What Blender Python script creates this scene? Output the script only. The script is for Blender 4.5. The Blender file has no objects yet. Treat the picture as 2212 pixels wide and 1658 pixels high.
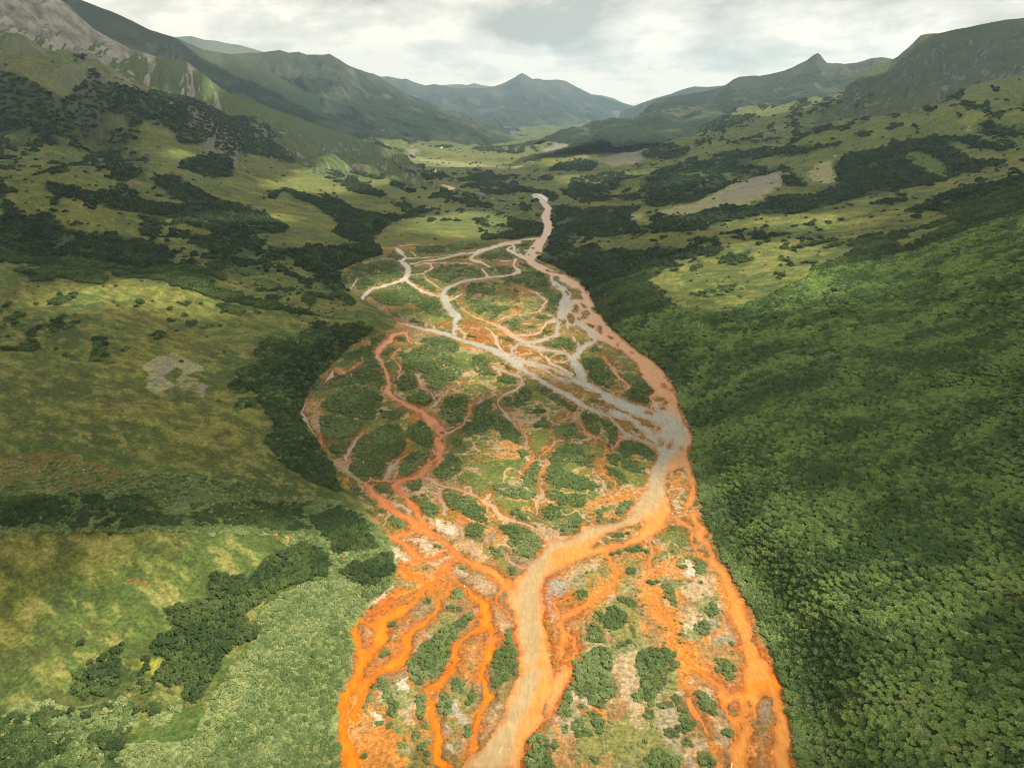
import bpy, math, random
import numpy as np
random.seed(7); rng = np.random.default_rng(7)
D = bpy.data
SC = bpy.context.scene
R = math.radians

# ---------------------------------------------------------------- camera, sky, sun, exposure
H = 150.0                      # camera height above the river flats, metres
PITCH = 20.8                   # looking down the valley (+Y), tilted down
FP = 1522.0                    # focal length in survey units (photo 2212 units wide)
CX, CY = 1106.0, 829.0
cam_d = D.cameras.new('camera'); cam = D.objects.new('camera', cam_d); SC.collection.objects.link(cam)
cam.location = (0, 0, H); cam.rotation_euler = (R(90 - PITCH), 0, 0)
cam_d.sensor_width = 36.0; cam_d.lens = FP / 2212.0 * 36.0
cam_d.clip_start = 1.0; cam_d.clip_end = 60000.0
SC.camera = cam

SUN_EL, SUN_AZ = 56.0, 104.0    # azimuth measured from +Y (ahead) towards +X (right)
sund = D.lights.new('sun', 'SUN'); sun = D.objects.new('sun', sund); SC.collection.objects.link(sun)
sund.energy = 4.7; sund.angle = R(1.2); sund.color = (1.0, 0.94, 0.82)
SDIR = np.array([math.cos(R(SUN_EL)) * math.sin(R(SUN_AZ)), math.cos(R(SUN_EL)) * math.cos(R(SUN_AZ)), math.sin(R(SUN_EL))])
sun.rotation_euler = (R(90 - SUN_EL), 0, -R(SUN_AZ) + math.pi)

SC.view_settings.view_transform = 'Standard'; SC.view_settings.look = 'None'
SC.view_settings.exposure = 0.38; SC.view_settings.gamma = 1.0
SC.render.engine = 'CYCLES'
SC.cycles.max_bounces = 4; SC.cycles.diffuse_bounces = 2; SC.cycles.glossy_bounces = 2
SC.cycles.transmission_bounces = 2; SC.cycles.volume_bounces = 1; SC.cycles.transparent_max_bounces = 4
SC.cycles.use_denoising = True; SC.cycles.denoiser = 'OPENIMAGEDENOISE'; SC.cycles.denoising_input_passes = 'RGB_ALBEDO_NORMAL'; SC.cycles.denoising_prefilter = 'NONE'
SC.cycles.pixel_filter_type = 'BLACKMAN_HARRIS'; SC.cycles.filter_width = 1.05


class NT:                      # small helper to wire shader nodes
    def __init__(s, tree):
        s.t = tree; s.t.nodes.clear()
    def n(s, typ, **kw):
        nd = s.t.nodes.new(typ)
        for k, v in kw.items():
            if k.startswith('i_'):
                nd.inputs[k[2:].replace('_', ' ')].default_value = v
            else:
                setattr(nd, k, v)
        return nd
    def l(s, a, b):
        s.t.links.new(a, b)
    def val(s, x, sock):
        if hasattr(x, 'is_linked') or isinstance(x, bpy.types.NodeSocket): s.l(x, sock)
        else: sock.default_value = x
    def math(s, op, a, b=0.0, c=None, clamp=False):
        m = s.n('ShaderNodeMath', operation=op, use_clamp=clamp)
        s.val(a, m.inputs[0]); s.val(b, m.inputs[1])
        if c is not None: s.val(c, m.inputs[2])
        return m.outputs[0]
    def vmath(s, op, a, b=(0, 0, 0)):
        m = s.n('ShaderNodeVectorMath', operation=op)
        s.val(a, m.inputs[0]); s.val(b, m.inputs[1])
        return m.outputs['Value'] if op in ('DOT_PRODUCT', 'LENGTH', 'DISTANCE') else m.outputs[0]
    def mix(s, f, a, b, blend='MIX'):
        m = s.n('ShaderNodeMix', data_type='RGBA', blend_type=blend)
        s.val(f, m.inputs[0])
        for x, k in ((a, 6), (b, 7)):
            if isinstance(x, tuple) and len(x) == 3: x = x + (1,)
            s.val(x, m.inputs[k])
        return m.outputs[2]
    def ramp(s, f, lo, hi, a=0.0, b=1.0, smooth=True):
        m = s.n('ShaderNodeMapRange', interpolation_type='SMOOTHSTEP' if smooth else 'LINEAR')
        s.val(f, m.inputs[0]); m.inputs[1].default_value = lo; m.inputs[2].default_value = hi
        m.inputs[3].default_value = a; m.inputs[4].default_value = b
        return m.outputs[0]
    def noise(s, vec, scale, detail=4.0, rough=0.55, dist=0.0):
        m = s.n('ShaderNodeTexNoise'); s.val(vec, m.inputs['Vector'])
        m.inputs['Scale'].default_value = scale; m.inputs['Detail'].default_value = detail
        m.inputs['Roughness'].default_value = rough; m.inputs['Distortion'].default_value = dist
        return m.outputs['Fac']


def build_world():
    w = D.worlds.new('World'); SC.world = w; w.use_nodes = True
    k = NT(w.node_tree)
    tc = k.n('ShaderNodeTexCoord').outputs['Generated']
    sep = k.n('ShaderNodeSeparateXYZ'); k.l(tc, sep.inputs[0])
    x, y, z = sep.outputs
    sky = k.n('ShaderNodeTexSky', sky_type='NISHITA', sun_disc=False, sun_elevation=R(SUN_EL), sun_rotation=R(SUN_AZ))
    skyc = k.vmath('MULTIPLY', sky.outputs[0], (0.10, 0.10, 0.10))
    # cloud deck coordinates: direction divided by height above the horizon
    zz = k.math('ADD', k.math('MAXIMUM', z, 0.0), 0.10)
    comb = k.n('ShaderNodeCombineXYZ')
    k.l(k.math('DIVIDE', x, zz), comb.inputs[0]); k.l(k.math('DIVIDE', y, zz), comb.inputs[1])
    k.l(k.math('MULTIPLY', z, 9.0), comb.inputs[2])
    n1 = k.noise(comb.outputs[0], 0.85, 7, 0.55, 0.4)
    c2 = k.n('ShaderNodeCombineXYZ')
    k.l(k.math('MULTIPLY', x, 1.0), c2.inputs[0]); k.l(y, c2.inputs[1]); k.l(k.math('MULTIPLY', z, 2.4), c2.inputs[2])
    n2 = k.noise(c2.outputs[0], 7.0, 8, 0.58, 0.12)
    n3 = k.noise(c2.outputs[0], 3.2, 4, 0.5, 0.0)
    f = k.math('ADD', k.math('MULTIPLY', n1, 0.45), k.math('ADD', k.math('MULTIPLY', k.math('SUBTRACT', n2, .27), 1.0), k.math('MULTIPLY', n3, 0.35)))
    # broad brightness: brighter low and left of centre, greyer high and right
    az = k.math('DIVIDE', x, k.math('MAXIMUM', y, 0.2))
    def blob(ax, el, sx, sz, amp):
        dx = k.math('DIVIDE', k.math('SUBTRACT', az, ax), sx)
        dz = k.math('DIVIDE', k.math('SUBTRACT', z, el), sz)
        r2 = k.math('ADD', k.math('MULTIPLY', dx, dx), k.math('MULTIPLY', dz, dz))
        return k.math('MULTIPLY', k.math('EXPONENT', k.math('MULTIPLY', r2, -1.0)), amp)
    for b in ((-0.17, 0.075, 0.13, 0.035, 0.16), (0.01, 0.105, 0.10, 0.022, -0.26), (0.08, 0.078, 0.05, 0.014, -0.16), (0.55, 0.15, 0.50, 0.060, -0.20),
              (0.13, 0.040, 0.25, 0.016, 0.10), (-0.42, 0.085, 0.16, 0.020, 0.06), (0.33, 0.070, 0.05, 0.020, -0.10), (0.0, 0.16, 0.7, 0.025, -0.10)):
        f = k.math('ADD', f, blob(*b))
    f = k.ramp(f, 0.41, 0.69, smooth=False)
    cr = k.n('ShaderNodeValToRGB'); k.l(f, cr.inputs[0])
    e = cr.color_ramp.elements
    e[0].position = 0.0; e[0].color = (0.44, 0.43, 0.38, 1)
    e[1].position = 1.0; e[1].color = (1.04, 0.945, 0.78, 1)
    m = e.new(0.45); m.color = (0.68, 0.645, 0.545, 1)
    m = e.new(0.75); m.color = (0.84, 0.785, 0.67, 1)
    cloud = k.vmath('SCALE', cr.outputs[0]); k.l(k.ramp(z, 0.12, 0.55, 1.10, 0.95), cloud.node.inputs['Scale'])
    high = k.ramp(z, 0.25, 0.75)                    # more blue gaps straight overhead
    gap = k.math('MULTIPLY', high, k.ramp(n1, 0.40, 0.60, 0.9, 0.25))
    col = k.mix(gap, cloud, skyc)
    low = k.ramp(z, -0.06, 0.0)
    col = k.mix(low, (0.16, 0.17, 0.13), col)
    bg = k.n('ShaderNodeBackground'); k.l(col, bg.inputs[0]); bg.inputs[1].default_value = WORLD
    out = k.n('ShaderNodeOutputWorld'); k.l(bg.outputs[0], out.inputs[0])
WORLD = 1.0
build_world()

# ---------------------------------------------------------------- helpers
def tag(o, label=None, cat=None, group=None, kind=None):
    if label: o['label'] = label
    if cat: o['category'] = cat
    if group: o['group'] = group
    if kind: o['kind'] = kind
    return o

def hash2(ix, iy, s):
    h = (ix.astype(np.int64) * 374761393 + iy.astype(np.int64) * 668265263 + s * 974634777) & 0xffffffff
    h = ((h ^ (h >> 13)) * 1274126177) & 0xffffffff
    h = (h ^ (h >> 16)) & 0xffff
    return h.astype(np.float32) / 65535.0

def vnoise(x, y, s=0):
    xi = np.floor(x); yi = np.floor(y); fx = (x - xi).astype(np.float32); fy = (y - yi).astype(np.float32)
    xi = xi.astype(np.int64); yi = yi.astype(np.int64)
    fx = fx * fx * (3 - 2 * fx); fy = fy * fy * (3 - 2 * fy)
    a = hash2(xi, yi, s); b = hash2(xi + 1, yi, s); c = hash2(xi, yi + 1, s); d = hash2(xi + 1, yi + 1, s)
    return (a * (1 - fx) + b * fx) * (1 - fy) + (c * (1 - fx) + d * fx) * fy

def fbm(x, y, scale, octv=4, s=0, gain=0.5):
    """0..1 fractal noise; scale = size in metres of the largest lumps"""
    t = 0; a = 1.0; tot = 0; c, sn = math.cos(0.6), math.sin(0.6)
    x = np.asarray(x, dtype=np.float64) / scale; y = np.asarray(y, dtype=np.float64) / scale
    for o in range(octv):
        t = t + a * vnoise(x, y, s + o * 17); tot += a; a *= gain
        x, y = (x * c - y * sn) * 2.03 + 11.3, (x * sn + y * c) * 2.03 + 5.7
    return t / tot

def sstep(a, b, x):
    t = np.clip((x - a) / (b - a), 0, 1); return t * t * (3 - 2 * t)

ct, st = math.cos(R(PITCH)), math.sin(R(PITCH))
def project(X, Y, Z):
    zc = Z - H
    dep = Y * ct - zc * st
    up = Y * st + zc * ct
    dep = np.maximum(dep, 1.0)
    return CX + FP * X / dep, CY - FP * up / dep, dep

def ray(px, py):
    a = (px - CX) / FP; b = -(py - CY) / FP
    return a, ct + b * st, -st + b * ct       # x, y, z
def at_z(px, py, z):
    dx, dy, dz = ray(px, py); t = (z - H) / dz
    return dx * t, dy * t, z + 0 * t
def at_y(px, py, y):
    dx, dy, dz = ray(px, py); t = y / dy
    return dx * t, y, H + dz * t

# frames of the enlarged survey sheets: x0, y0, scale into survey units
FR = {'0': (0, 0, 1.0), '1': (691.2, 489.6, .1954), '2': (1080.1, 489.6, .1954), '3': (633.6, 777.7, .1954), '4': (1065.7, 777.7, .1954),
      '5': (684.05, 1044.07, .22787), '6': (1116.1, 1044.07, .22787), '7': (684.05, 1298.25, .22787), '8': (1188.1, 1298.25, .24414),
      'A': (0, 0, .358), 'B': (720, 0, .358), 'D': (1420, 0, .358), 'E': (0, 540, .358), 'F': (1420, 540, .358), 'G': (0, 1082.2, .358), 'H': (1420, 1082.2, .358)}
def parse(sh, txt, n):
    x0, y0, s = FR[sh]
    v = np.array([float(q) for q in txt.replace(',', ' ').split()], dtype=np.float64).reshape(-1, n)
    v[:, 0] = x0 + v[:, 0] * s; v[:, 1] = y0 + v[:, 1] * s
    if n == 3: v[:, 2] *= s
    return v
CLOUDS = True; HAZE = 6e-5
# ---------------------------------------------------------------- survey of the river: (sheet, colour, "x y width ...")
# colours: O bright orange, A light orange, P peach, T tan, G grey, S salmon, W whitish
WL = [
('6','A','1670 -60 45 1660 100 45 1635 180 50 1690 270 60 1720 400 80 1760 500 80 1785 600 90 1850 720 100 1915 800 90 1960 900 110 2030 1000 100 2070 1100 110 2110 1200 120'),
('6','A','1470 290 40 1580 370 40 1650 420 45 1690 480 40'),
('8','A','880 -30 40 960 80 30 1040 180 28 1110 260 22 1085 340 30 1075 390 20'),
('8','A','1140 500 40 1200 530 30 1260 560 28 1340 610 30 1420 680 40 1490 740 40 1540 830 60'),
('8','A','1240 850 28 1290 960 60 1340 1060 24 1400 1180 18'),
('8','A','390 0 24 270 70 22 160 130 22 112 200 28 105 280 34 100 400 36 95 530 30'),
('8','A','130 260 30 205 330 24 222 420 20 170 520 26'),
('6','A','840 660 40 900 740 40 950 820 36 955 890 44 900 960 40 800 1040 40 700 1120 32 560 1190 30 470 1240 34 430 1310 44 430 1420 60 470 1540 70'),
('6','A','380 1120 26 380 1190 40 410 1230 26'),('6','A','500 1060 20 440 1130 26'),
('6','P','1270 490 30 1275 560 28 1270 640 30 1240 710 30 1240 790 18 1270 860 16'),('6','A','1225 700 20 1230 800 14 1205 920 18'),
('6','A','1270 1020 24 1320 1060 50 1310 1130 40 1380 1230 30 1450 1310 24 1510 1390 24'),
('6','A','1680 480 40 1660 560 30 1720 640 30 1790 710 40'),
('4','G','200 20 64 350 110 58 470 190 50 600 270 48 720 340 55 860 400 70 950 460 55 1080 540 45 1200 590 36 1300 620 25 1370 700 46 1430 780 50 1500 830 28 1700 890 16 1800 960 30'),
('4','G','400 20 56 600 80 46 750 140 46 900 230 80 1050 300 110 1200 380 110 1350 450 110 1500 520 120 1650 570 130 1800 620 130 1900 690 130 1970 780 170 1960 880 200 1930 980 170 1880 1070 130 1810 1170 110 1780 1280 90 1790 1400 90'),
('4','G','1230 540 50 1400 600 80 1550 680 80 1680 770 90 1790 860 100 1850 950 120'),
('4','T','1600 640 20 1740 690 18 1850 730 20'),
('2','W','370 -350 40 420 -320 50 470 -280 50 510 -230 60'),('2','P','500 -250 50 540 -190 80 500 -110 90 520 -60 90 545 0 100 520 60 90 480 130 80 430 180 100 400 250 140 330 330 120 330 380 70 420 440 70 520 480 60 650 540 76 780 610 90 890 680 90 950 750 90 980 830 80 1020 900 90 1070 980 90 1110 1060 80 1190 1140 90 1290 1240 120 1380 1320 110 1480 1400 110 1580 1480 120 1680 1560 130 1760 1640 140'),
('2','G','560 545 26 600 620 70 700 690 70 745 760 90 700 850 90 680 950 84 660 1020 66 640 1100 50 640 1180 46 500 1240 36 400 1270 46 300 1270 36 200 1230 36 100 1150 40 0 1090 36'),
('2','G','750 1060 50 850 1090 50 950 1160 56 1040 1240 76 960 1300 64 890 1350 54 840 1420 90 800 1450 70 840 1520 100 880 1600 110 910 1680 100'),
('2','T','610 1030 46 520 1060 34 470 1110 28 430 1170 24 350 1190 18 240 1190 24 150 1200 40'),
('2','G','180 1220 36 260 1280 54 400 1330 50 560 1370 28 680 1380 28 750 1400 36 790 1440 56'),
('2','G','230 1300 40 125 1340 38 120 1400 36 200 1450 36 320 1500 44 450 1570 52 600 1640 56 700 1700 60'),
('2','T','0 1360 22 90 1420 26 200 1470 26 340 1530 34 500 1600 34'),
('2','T','430 1340 26 470 1420 26 560 1500 34 700 1570 44 780 1640 50'),
('2','T','600 1480 18 700 1490 18 770 1470 20'),('2','G','860 1270 26 880 1340 34'),('2','T','820 1250 22 760 1150 20 740 1080 20'),
('2','P','80 1150 14'),('2','T','0 190 20 100 160 18 260 140 16 420 125 26'),
('2','T','80 250 30 180 290 46 280 350 36'),('2','T','100 230 16 150 200 20 160 240 30'),('2','T','170 360 34 150 430 24 215 485 34 130 525 20 0 545 16'),
('2','T','0 375 9 130 375 10'),('2','T','190 250 20 300 260 12 380 240 12'),
('2','T','300 700 8 400 720 14 460 770 18 520 820 20 470 870 22 450 920 22 360 950 10 150 970 10 50 1000 14 0 1030 12'),
('2','T','480 940 10 580 990 16'),('2','T','240 1070 8 360 1080 8 470 1070 8'),
('2','A','1130 1400 12 1180 1480 14 1250 1580 18 1300 1640 20'),('4','P','1290 30 14 1370 150 24 1400 200 26 1480 260 18 1510 290 18 1430 340 14 1330 350 12'),
('1','T','2210 170 30 2050 190 26 1950 215 34 1830 250 36 1750 270 50 1700 315 26 1660 350 26 1700 375 26 1790 390 26 1840 420 20 1880 440 14'),
('1','T','1720 280 18 1550 300 14 1400 340 15 1250 365 18 1120 380 16 1040 405 18 1000 410 22'),
('1','T','1600 285 8 1280 330 7 1050 345 10 950 345 16'),
('1','W','850 245 30 870 265 50 910 290 30 940 330 24 940 350 34 890 380 34 930 410 44 980 450 56 970 520 60 950 570 56 820 620 26 700 655 26 580 680 30 510 730 46 470 790 44 440 820 30'),
('1','W','870 205 12 1000 198 7 1280 190 6'),('1','W','1000 270 12 1060 320 14'),
('1','W','970 600 32 1050 650 24 1130 710 28 1250 750 16 1330 770 22'),
('1','T','1000 530 9 1130 520 15 1200 480 20 1240 450 22 1220 410 16 1150 400 14 1050 430 12'),('1','T','1140 520 14 1180 570 14 1270 640 13 1350 700 14'),
('1','T','1200 400 8 1500 400 7 1700 400 8'),
('1','G','2211 500 20 2100 530 16 1900 550 20 1750 575 20 1600 590 24 1500 630 34 1400 680 46 1350 745 50 1380 790 90 1400 850 90 1450 930 80 1520 1000 80 1490 1060 40 1500 1110 60 1490 1180 44'),
('1','T','1790 460 18 1830 510 24 1850 545 26'),('1','W','1570 740 14 1480 790 18 1430 800 22'),
('1','P','1530 830 9 1580 900 16 1680 980 16 1850 1040 20 1980 1100 28 2080 1170 40 2210 1250 34'),
('1','T','1960 1060 9 2000 1010 9 2100 980 8 2211 960 8'),
('1','G','860 1060 10 1000 1090 24 1150 1130 36 1300 1160 56 1450 1200 44 1600 1260 46 1750 1300 56 1900 1350 56 2050 1430 76 2211 1520 88'),
('1','T','1540 1120 44 1600 1180 24 1590 1230 24'),('1','T','1790 1080 7 1900 1160 20 1950 1220 28 1960 1290 44 1990 1360 26 2100 1420 26'),
('1','W','1270 1090 16 1280 1140 24'),('1','T','1920 410 8 1940 470 8 1920 520 6'),
('1','S','930 1170 22 800 1200 46 770 1260 56 680 1330 50 640 1380 54 640 1440 54 680 1510 24 720 1570 24 750 1640 26'),
('1','S','950 1170 22 990 1260 24 1010 1290 20'),('1','S','890 1330 14 820 1390 20 800 1430 24 850 1490 14 890 1560 18 880 1640 30'),
('1','O','480 1490 8 350 1560 12 220 1630 8'),('1','W','150 1590 14 130 1650 24'),('1','W','240 690 14 330 750 14'),('1','W','330 680 18 370 640 20 420 570 6'),
('1','W','180 620 6 210 560 7'),
('3','S','950 -10 26 1010 90 26 1050 180 44 1050 260 44 1050 340 76 1080 400 24 1180 450 34 1300 530 44 1420 560 60 1470 620 70 1560 700 100 1640 790 110 1600 880 60 1620 950 84 1610 1050 76 1560 1130 76 1460 1200 80 1400 1270 70 1250 1310 30 1130 1370 50 1150 1430 52 1230 1500 60 1310 1580 60 1350 1658 52'),
('3','G','1500 530 26 1580 470 24 1650 400 16 1720 300 12 1880 230 9'),('3','G','1370 150 18 1400 220 24 1430 280 20 1500 350 14 1560 400 20 1550 470 26'),
('3','G','1700 800 34 1800 760 14 1880 700 14 1930 620 16 1950 500 9 2080 440 12 2211 370 9'),
('3','G','1175 110 16 1170 190 22'),('3','W','440 110 14 400 180 24 340 240 10'),
('3','W','160 340 14 150 400 10 120 490 20 95 590 28 140 660 24 210 780 16 250 840 12'),('3','P','320 850 14 310 950 16 320 1020 10'),
('3','G','780 780 12 680 880 24 620 1000 44 590 1090 46'),('3','G','1270 1010 8 1140 1120 18 1070 1180 50 1040 1300 44'),
('3','S','860 1330 20 1000 1330 16 1150 1330 22 1300 1290 16'),('3','S','840 1410 50 880 1480 70 980 1540 80 1060 1590 90 1150 1640 100'),
('3','G','1600 1430 16 1600 1500 26 1640 1600 30 1680 1700 20'),('3','T','1440 1290 30 1600 1350 30 1780 1400 16 1960 1470 20 2100 1560 14'),
('4','G','0 70 40 150 130 30 300 190 34 320 260 34 240 320 28 120 380 16 50 440 16 60 500 20 150 600 22 230 710 26'),
('4','G','300 720 16 330 800 18 380 870 20 390 960 24'),('4','S','430 1030 14 450 1060 16 380 1180 18 300 1250 14'),
('4','G','830 580 18 830 630 16 740 670 10 640 730 8'),('4','G','780 880 20 700 890 26 640 960 18'),('4','A','640 960 20 560 1010 18 500 1080 10'),
('4','S','590 1100 14 560 1180 20 540 1260 20'),('4','G','530 1290 16 540 1400 20 550 1500 24 500 1640 24'),
('4','G','1400 830 40 1500 840 24'),('4','T','1390 880 22 1340 950 26'),('4','A','970 700 20 1020 790 20 1130 870 22'),
('4','A','1160 1130 14 1200 1200 16 1320 1320 14 1380 1400 14'),('4','G','1140 1220 14 1220 1330 30 1270 1420 36'),
('5','S','480 30 54 560 120 56 650 200 56 760 270 64 870 330 64 940 400 80 1040 450 80'),('5','S','1040 450 74 1150 520 56 1260 600 56 1380 700 64 1500 770 56'),('5','A','1500 770 56 1640 820 60 1740 880 76 1800 970 80 1850 920 60'),
('5','S','730 10 46 780 80 46 860 130 46 900 200 46 960 290 46 1010 360 54 1060 430 46'),
('5','S','520 320 22 600 400 26 700 510 44 780 530 56 860 600 66 960 690 90'),('5','S','900 470 56 800 490 56 760 540 50'),
('5','S','1290 730 40 1220 780 60 1160 850 44'),('5','S','960 680 60 1060 720 20 1200 660 16'),
('5','O','790 800 20 900 850 28 1030 910 40 1080 960 60 1120 1060 40'),('5','O','1040 920 26 1000 1000 40 1020 1050 40'),
('5','O','1080 920 12 1180 885 14 1320 910 18 1380 960 28 1450 1040 32 1560 1110 50 1610 1180 70 1600 1270 80'),
('5','O','1200 830 14 1300 880 14 1380 960 20'),('5','O','1130 980 18 1250 1000 18 1370 955 10'),
('5','O','1260 1000 28 1220 1060 26 1170 1090 30 1150 1180 38 1050 1270 38 930 1360 56 840 1440 60 860 1530 84'),
('5','O','980 1050 30 960 1090 30 850 1150 44 700 1220 56 600 1290 90 580 1400 90 560 1500 100'),('5','O','960 1040 10 850 1100 10 800 1130 8'),
('5','O','500 1310 20 400 1290 34 360 1330 56 360 1430 60 420 1560 60'),('5','S','1700 1080 20 1760 1000 40 1810 950 60'),
('5','O','1690 1080 14 1750 1150 16 1800 1250 14'),
('5','G','1160 60 20 1150 120 26 1190 200 36 1230 290 30'),('5','S','1280 260 12 1350 310 10 1400 370 12'),('5','G','1380 400 20 1390 500 40'),
('5','T','1640 90 30 1590 160 50 1680 240 40 1740 310 50 1850 350 24 2000 380 20 2150 440 20'),
('5','G','1700 440 30 1620 500 16 1560 560 14'),('5','T','2140 60 20 2100 200 24 2110 300 20'),('5','G','1810 650 16 1860 740 24 1960 790 20 2100 780 10'),
('7','O','360 200 46 350 300 56 400 400 56 430 480 76 440 580 96 400 680 80 340 780 90 260 900 110 230 1020 80 260 1130 90 280 1250 90 310 1380 130 340 1500 150 350 1640 150'),
('7','O','640 180 110 600 280 120 560 400 90 480 500 80 450 580 80'),('7','O','520 220 60 700 130 80 860 60 60 960 -20 40'),
('7','O','900 280 50 870 330 50 880 430 64 800 520 76 700 600 92 600 680 64 480 750 76 420 830 100 400 930 76 350 1040 90 400 1120 60'),
('7','O','1160 20 40 1120 100 40 1000 190 40 900 270 50'),
('7','O','1600 20 76 1600 150 100 1570 230 80 1450 320 26 1370 370 26 1330 440 36 1310 560 56 1290 650 46 1210 740 36 1120 810 56 1060 850 44 1080 920 26 1070 1000 54 1110 1120 50 1120 1250 76 1140 1380 86 1170 1500 96 1290 1560 50'),
('7','O','1620 230 60 1690 330 34 1650 430 90 1610 550 80 1570 650 46 1570 780 56 1600 870 76 1640 900 90 1590 1000 46 1560 1100 44 1520 1220 44 1490 1350 56 1490 1410 44'),
('7','O','1700 370 30 1780 350 16'),('7','G','1600 400 14 1680 360 26'),
]
# open-water areas
WP = [
('8','A','1590 -20 1700 -20 1750 130 1800 200 1790 330 1850 450 1930 560 2000 650 2012 780 2070 950 2120 1100 2130 1250 2140 1560 2000 1560 1975 1300 1962 1150 1990 1000 1980 850 1900 800 1860 870 1835 1000 1820 1080 1780 1180 1745 1230 1745 1560 1600 1560 1610 1300 1650 1190 1600 1080 1540 920 1515 830 1580 790 1720 760 1730 650 1715 500 1660 400 1700 320 1640 200 1580 100'),
('6','P','0 900 100 780 250 640 270 540 360 510 480 520 600 460 640 390 760 390 880 372 1000 360 1100 270 1180 150 1180 90 1240 40 1270 -20 1415 -20 1430 150 1450 230 1460 300 1450 340 1400 410 1280 490 1180 540 1000 600 870 650 760 670 600 710 420 800 360 830 280 880 240 960 265 1100 268 1300 295 1440 310 1600 20 1600 0 1450 -70 1200 -110 1050'),
('7','P','1790 -10 1860 150 1930 400 1935 560 1900 720 1800 900 1805 1010 1700 1180 1620 1340 1500 1450 1380 1600 1890 1600 1950 1400 2050 1260 2130 1100 2200 950 2260 800 2230 650 2220 500 2190 300 2150 50 2150 -60 1900 -60'),
('8','P','0 720 60 620 100 570 180 560 190 640 140 720 100 830 60 920 -20 1010'),
('4','P','1560 -20 1700 -20 1820 90 1900 190 2003 270 2015 380 2050 520 2110 680 2196 830 2190 900 2150 1000 2156 1100 2190 1250 2205 1400 2210 1680 2130 1680 2110 1600 2180 1370 2150 1250 2100 1190 1960 1220 1915 1300 1905 1680 1480 1680 1650 1450 1720 1400 1715 1250 1820 1140 1830 1020 1800 900 1780 800 1860 700 1800 560 1740 480 1720 400 1785 340 1650 190 1620 90'),
('2','P','740 800 980 800 1000 900 1100 1000 1170 1120 1280 1240 1380 1330 1300 1350 1150 1280 1040 1220 900 1130 760 1060 680 1000 700 900'),
]
# gravel bars standing clear of the water: polygons, then ellipses (x y rx ry angle)
BP = [
('6','830 490 960 430 1150 380 1180 350 1225 350 1210 400 1150 460 1050 530 980 560 870 570 740 600 700 600 790 530'),
('6','1415 -20 1640 -20 1630 70 1610 130 1580 180 1595 240 1640 310 1665 380 1540 330 1490 290 1460 220 1435 150 1420 60'),
('4','1915 1300 1925 1240 2060 1240 2110 1190 2145 1250 2140 1360 2175 1380 2150 1450 2120 1500 2110 1600 2140 1680 1960 1700 1930 1560 1915 1450'),
('6','1690 530 1740 570 1800 620 1830 670 1800 690 1740 630 1700 580'),
('4','380 60 480 80 620 150 700 200 775 240 780 290 650 240 520 190'),('4','790 225 860 230 1000 310 1150 370 1220 410 1180 420 1000 380 860 340 800 290'),
('4','920 390 1000 400 1200 470 1330 540 1150 500 1000 450'),('4','1060 480 1130 480 1330 560 1260 570 1150 530'),
('4','1430 650 1500 670 1620 750 1700 850 1690 870 1520 800 1430 720'),('4','1560 630 1650 640 1740 690 1840 740 1840 790 1780 770 1650 690'),
('4','560 90 640 100 760 160 860 210 800 200 680 160'),
('8','1830 960 1860 890 1900 860 1960 920 1975 1000 1955 1100 1880 1130 1830 1060'),
('7','1590 1010 1700 940 1800 980 1800 1020 1700 1170 1620 1320 1530 1390 1520 1300 1570 1150'),
('7','300 900 330 850 370 830 375 900 340 1000 300 1010 290 960'),('7','400 720 480 660 640 630 560 700 460 740 395 770'),
('7','395 210 480 200 550 280 520 400 480 465 420 420 400 330'),('5','850 490 960 500 1100 540 1190 620 1190 660 1080 665 960 600 850 550'),
('5','690 150 760 160 860 210 960 320 950 350 880 290 760 230'),('5','780 90 850 140 855 165 780 145 750 110'),
]
BE = [
('8','1640 950 60 70 .3'),('8','1765 905 22 34 0'),('8','1775 1000 34 16 -.5'),('8','1690 1120 12 40 .2'),('8','1790 1080 40 40 .5'),('8','150 430 40 62 .3'),
('6','1640 255 26 46 .3'),('4','1885 275 44 20 .5'),('4','1960 330 24 16 .2'),('4','1830 420 55 32 .1'),('4','1915 460 50 14 -.4'),('4','1880 490 40 8 -.3'),('4','1870 525 40 13 -.2'),
('4','1720 572 66 16 .35'),('4','1855 915 30 40 -.6'),('4','1955 930 14 50 .5'),('4','2085 967 14 10 0'),
('2','850 715 50 40 .3'),('2','740 720 14 30 -.6'),('2','840 905 40 44 0'),('2','940 965 46 46 .5'),('2','785 1010 60 40 .8'),('2','1055 920 30 52 -.6'),('2','1005 1085 46 18 .4'),
('2','1100 1130 30 44 .4'),('2','1225 1222 34 16 .3'),('2','950 1235 64 24 .3'),('2','660 1035 34 10 .4'),('2','1300 1300 20 10 .3'),('2','1450 1385 24 8 .3'),('2','930 870 40 16 .6'),('2','640 860 1 1 0'),
('2','880 1020 24 12 .2'),('2','870 1120 60 18 .5'),('2','930 1165 40 20 .5'),('2','740 1180 70 40 .4'),('2','620 660 26 10 -.4'),('2','680 620 50 22 .4'),('2','620 570 34 26 .4'),
('2','600 500 120 10 .25'),('2','420 290 36 14 -.2'),('2','360 235 16 10 0'),('2','220 270 40 24 -.5'),('2','300 240 36 10 -.2'),('2','320 310 16 8 .4'),('2','860 640 1 1 0'),
('2','250 1365 90 60 .3'),('2','560 1090 40 16 -.3'),('1','1530 1150 28 18 .1'),('3','1595 735 12 14 0'),('3','1640 785 34 18 0'),('3','1550 760 22 34 -.3'),('3','1610 835 20 10 -.5'),
('5','1220 860 50 14 .25'),('5','1060 1000 40 28 0'),('5','1170 1030 40 20 .1'),('3','1190 1510 60 24 .4'),('3','1530 1160 70 20 -.7'),('7','275 1120 20 14 0'),('7','330 1270 10 60 -.35'),
]
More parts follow.
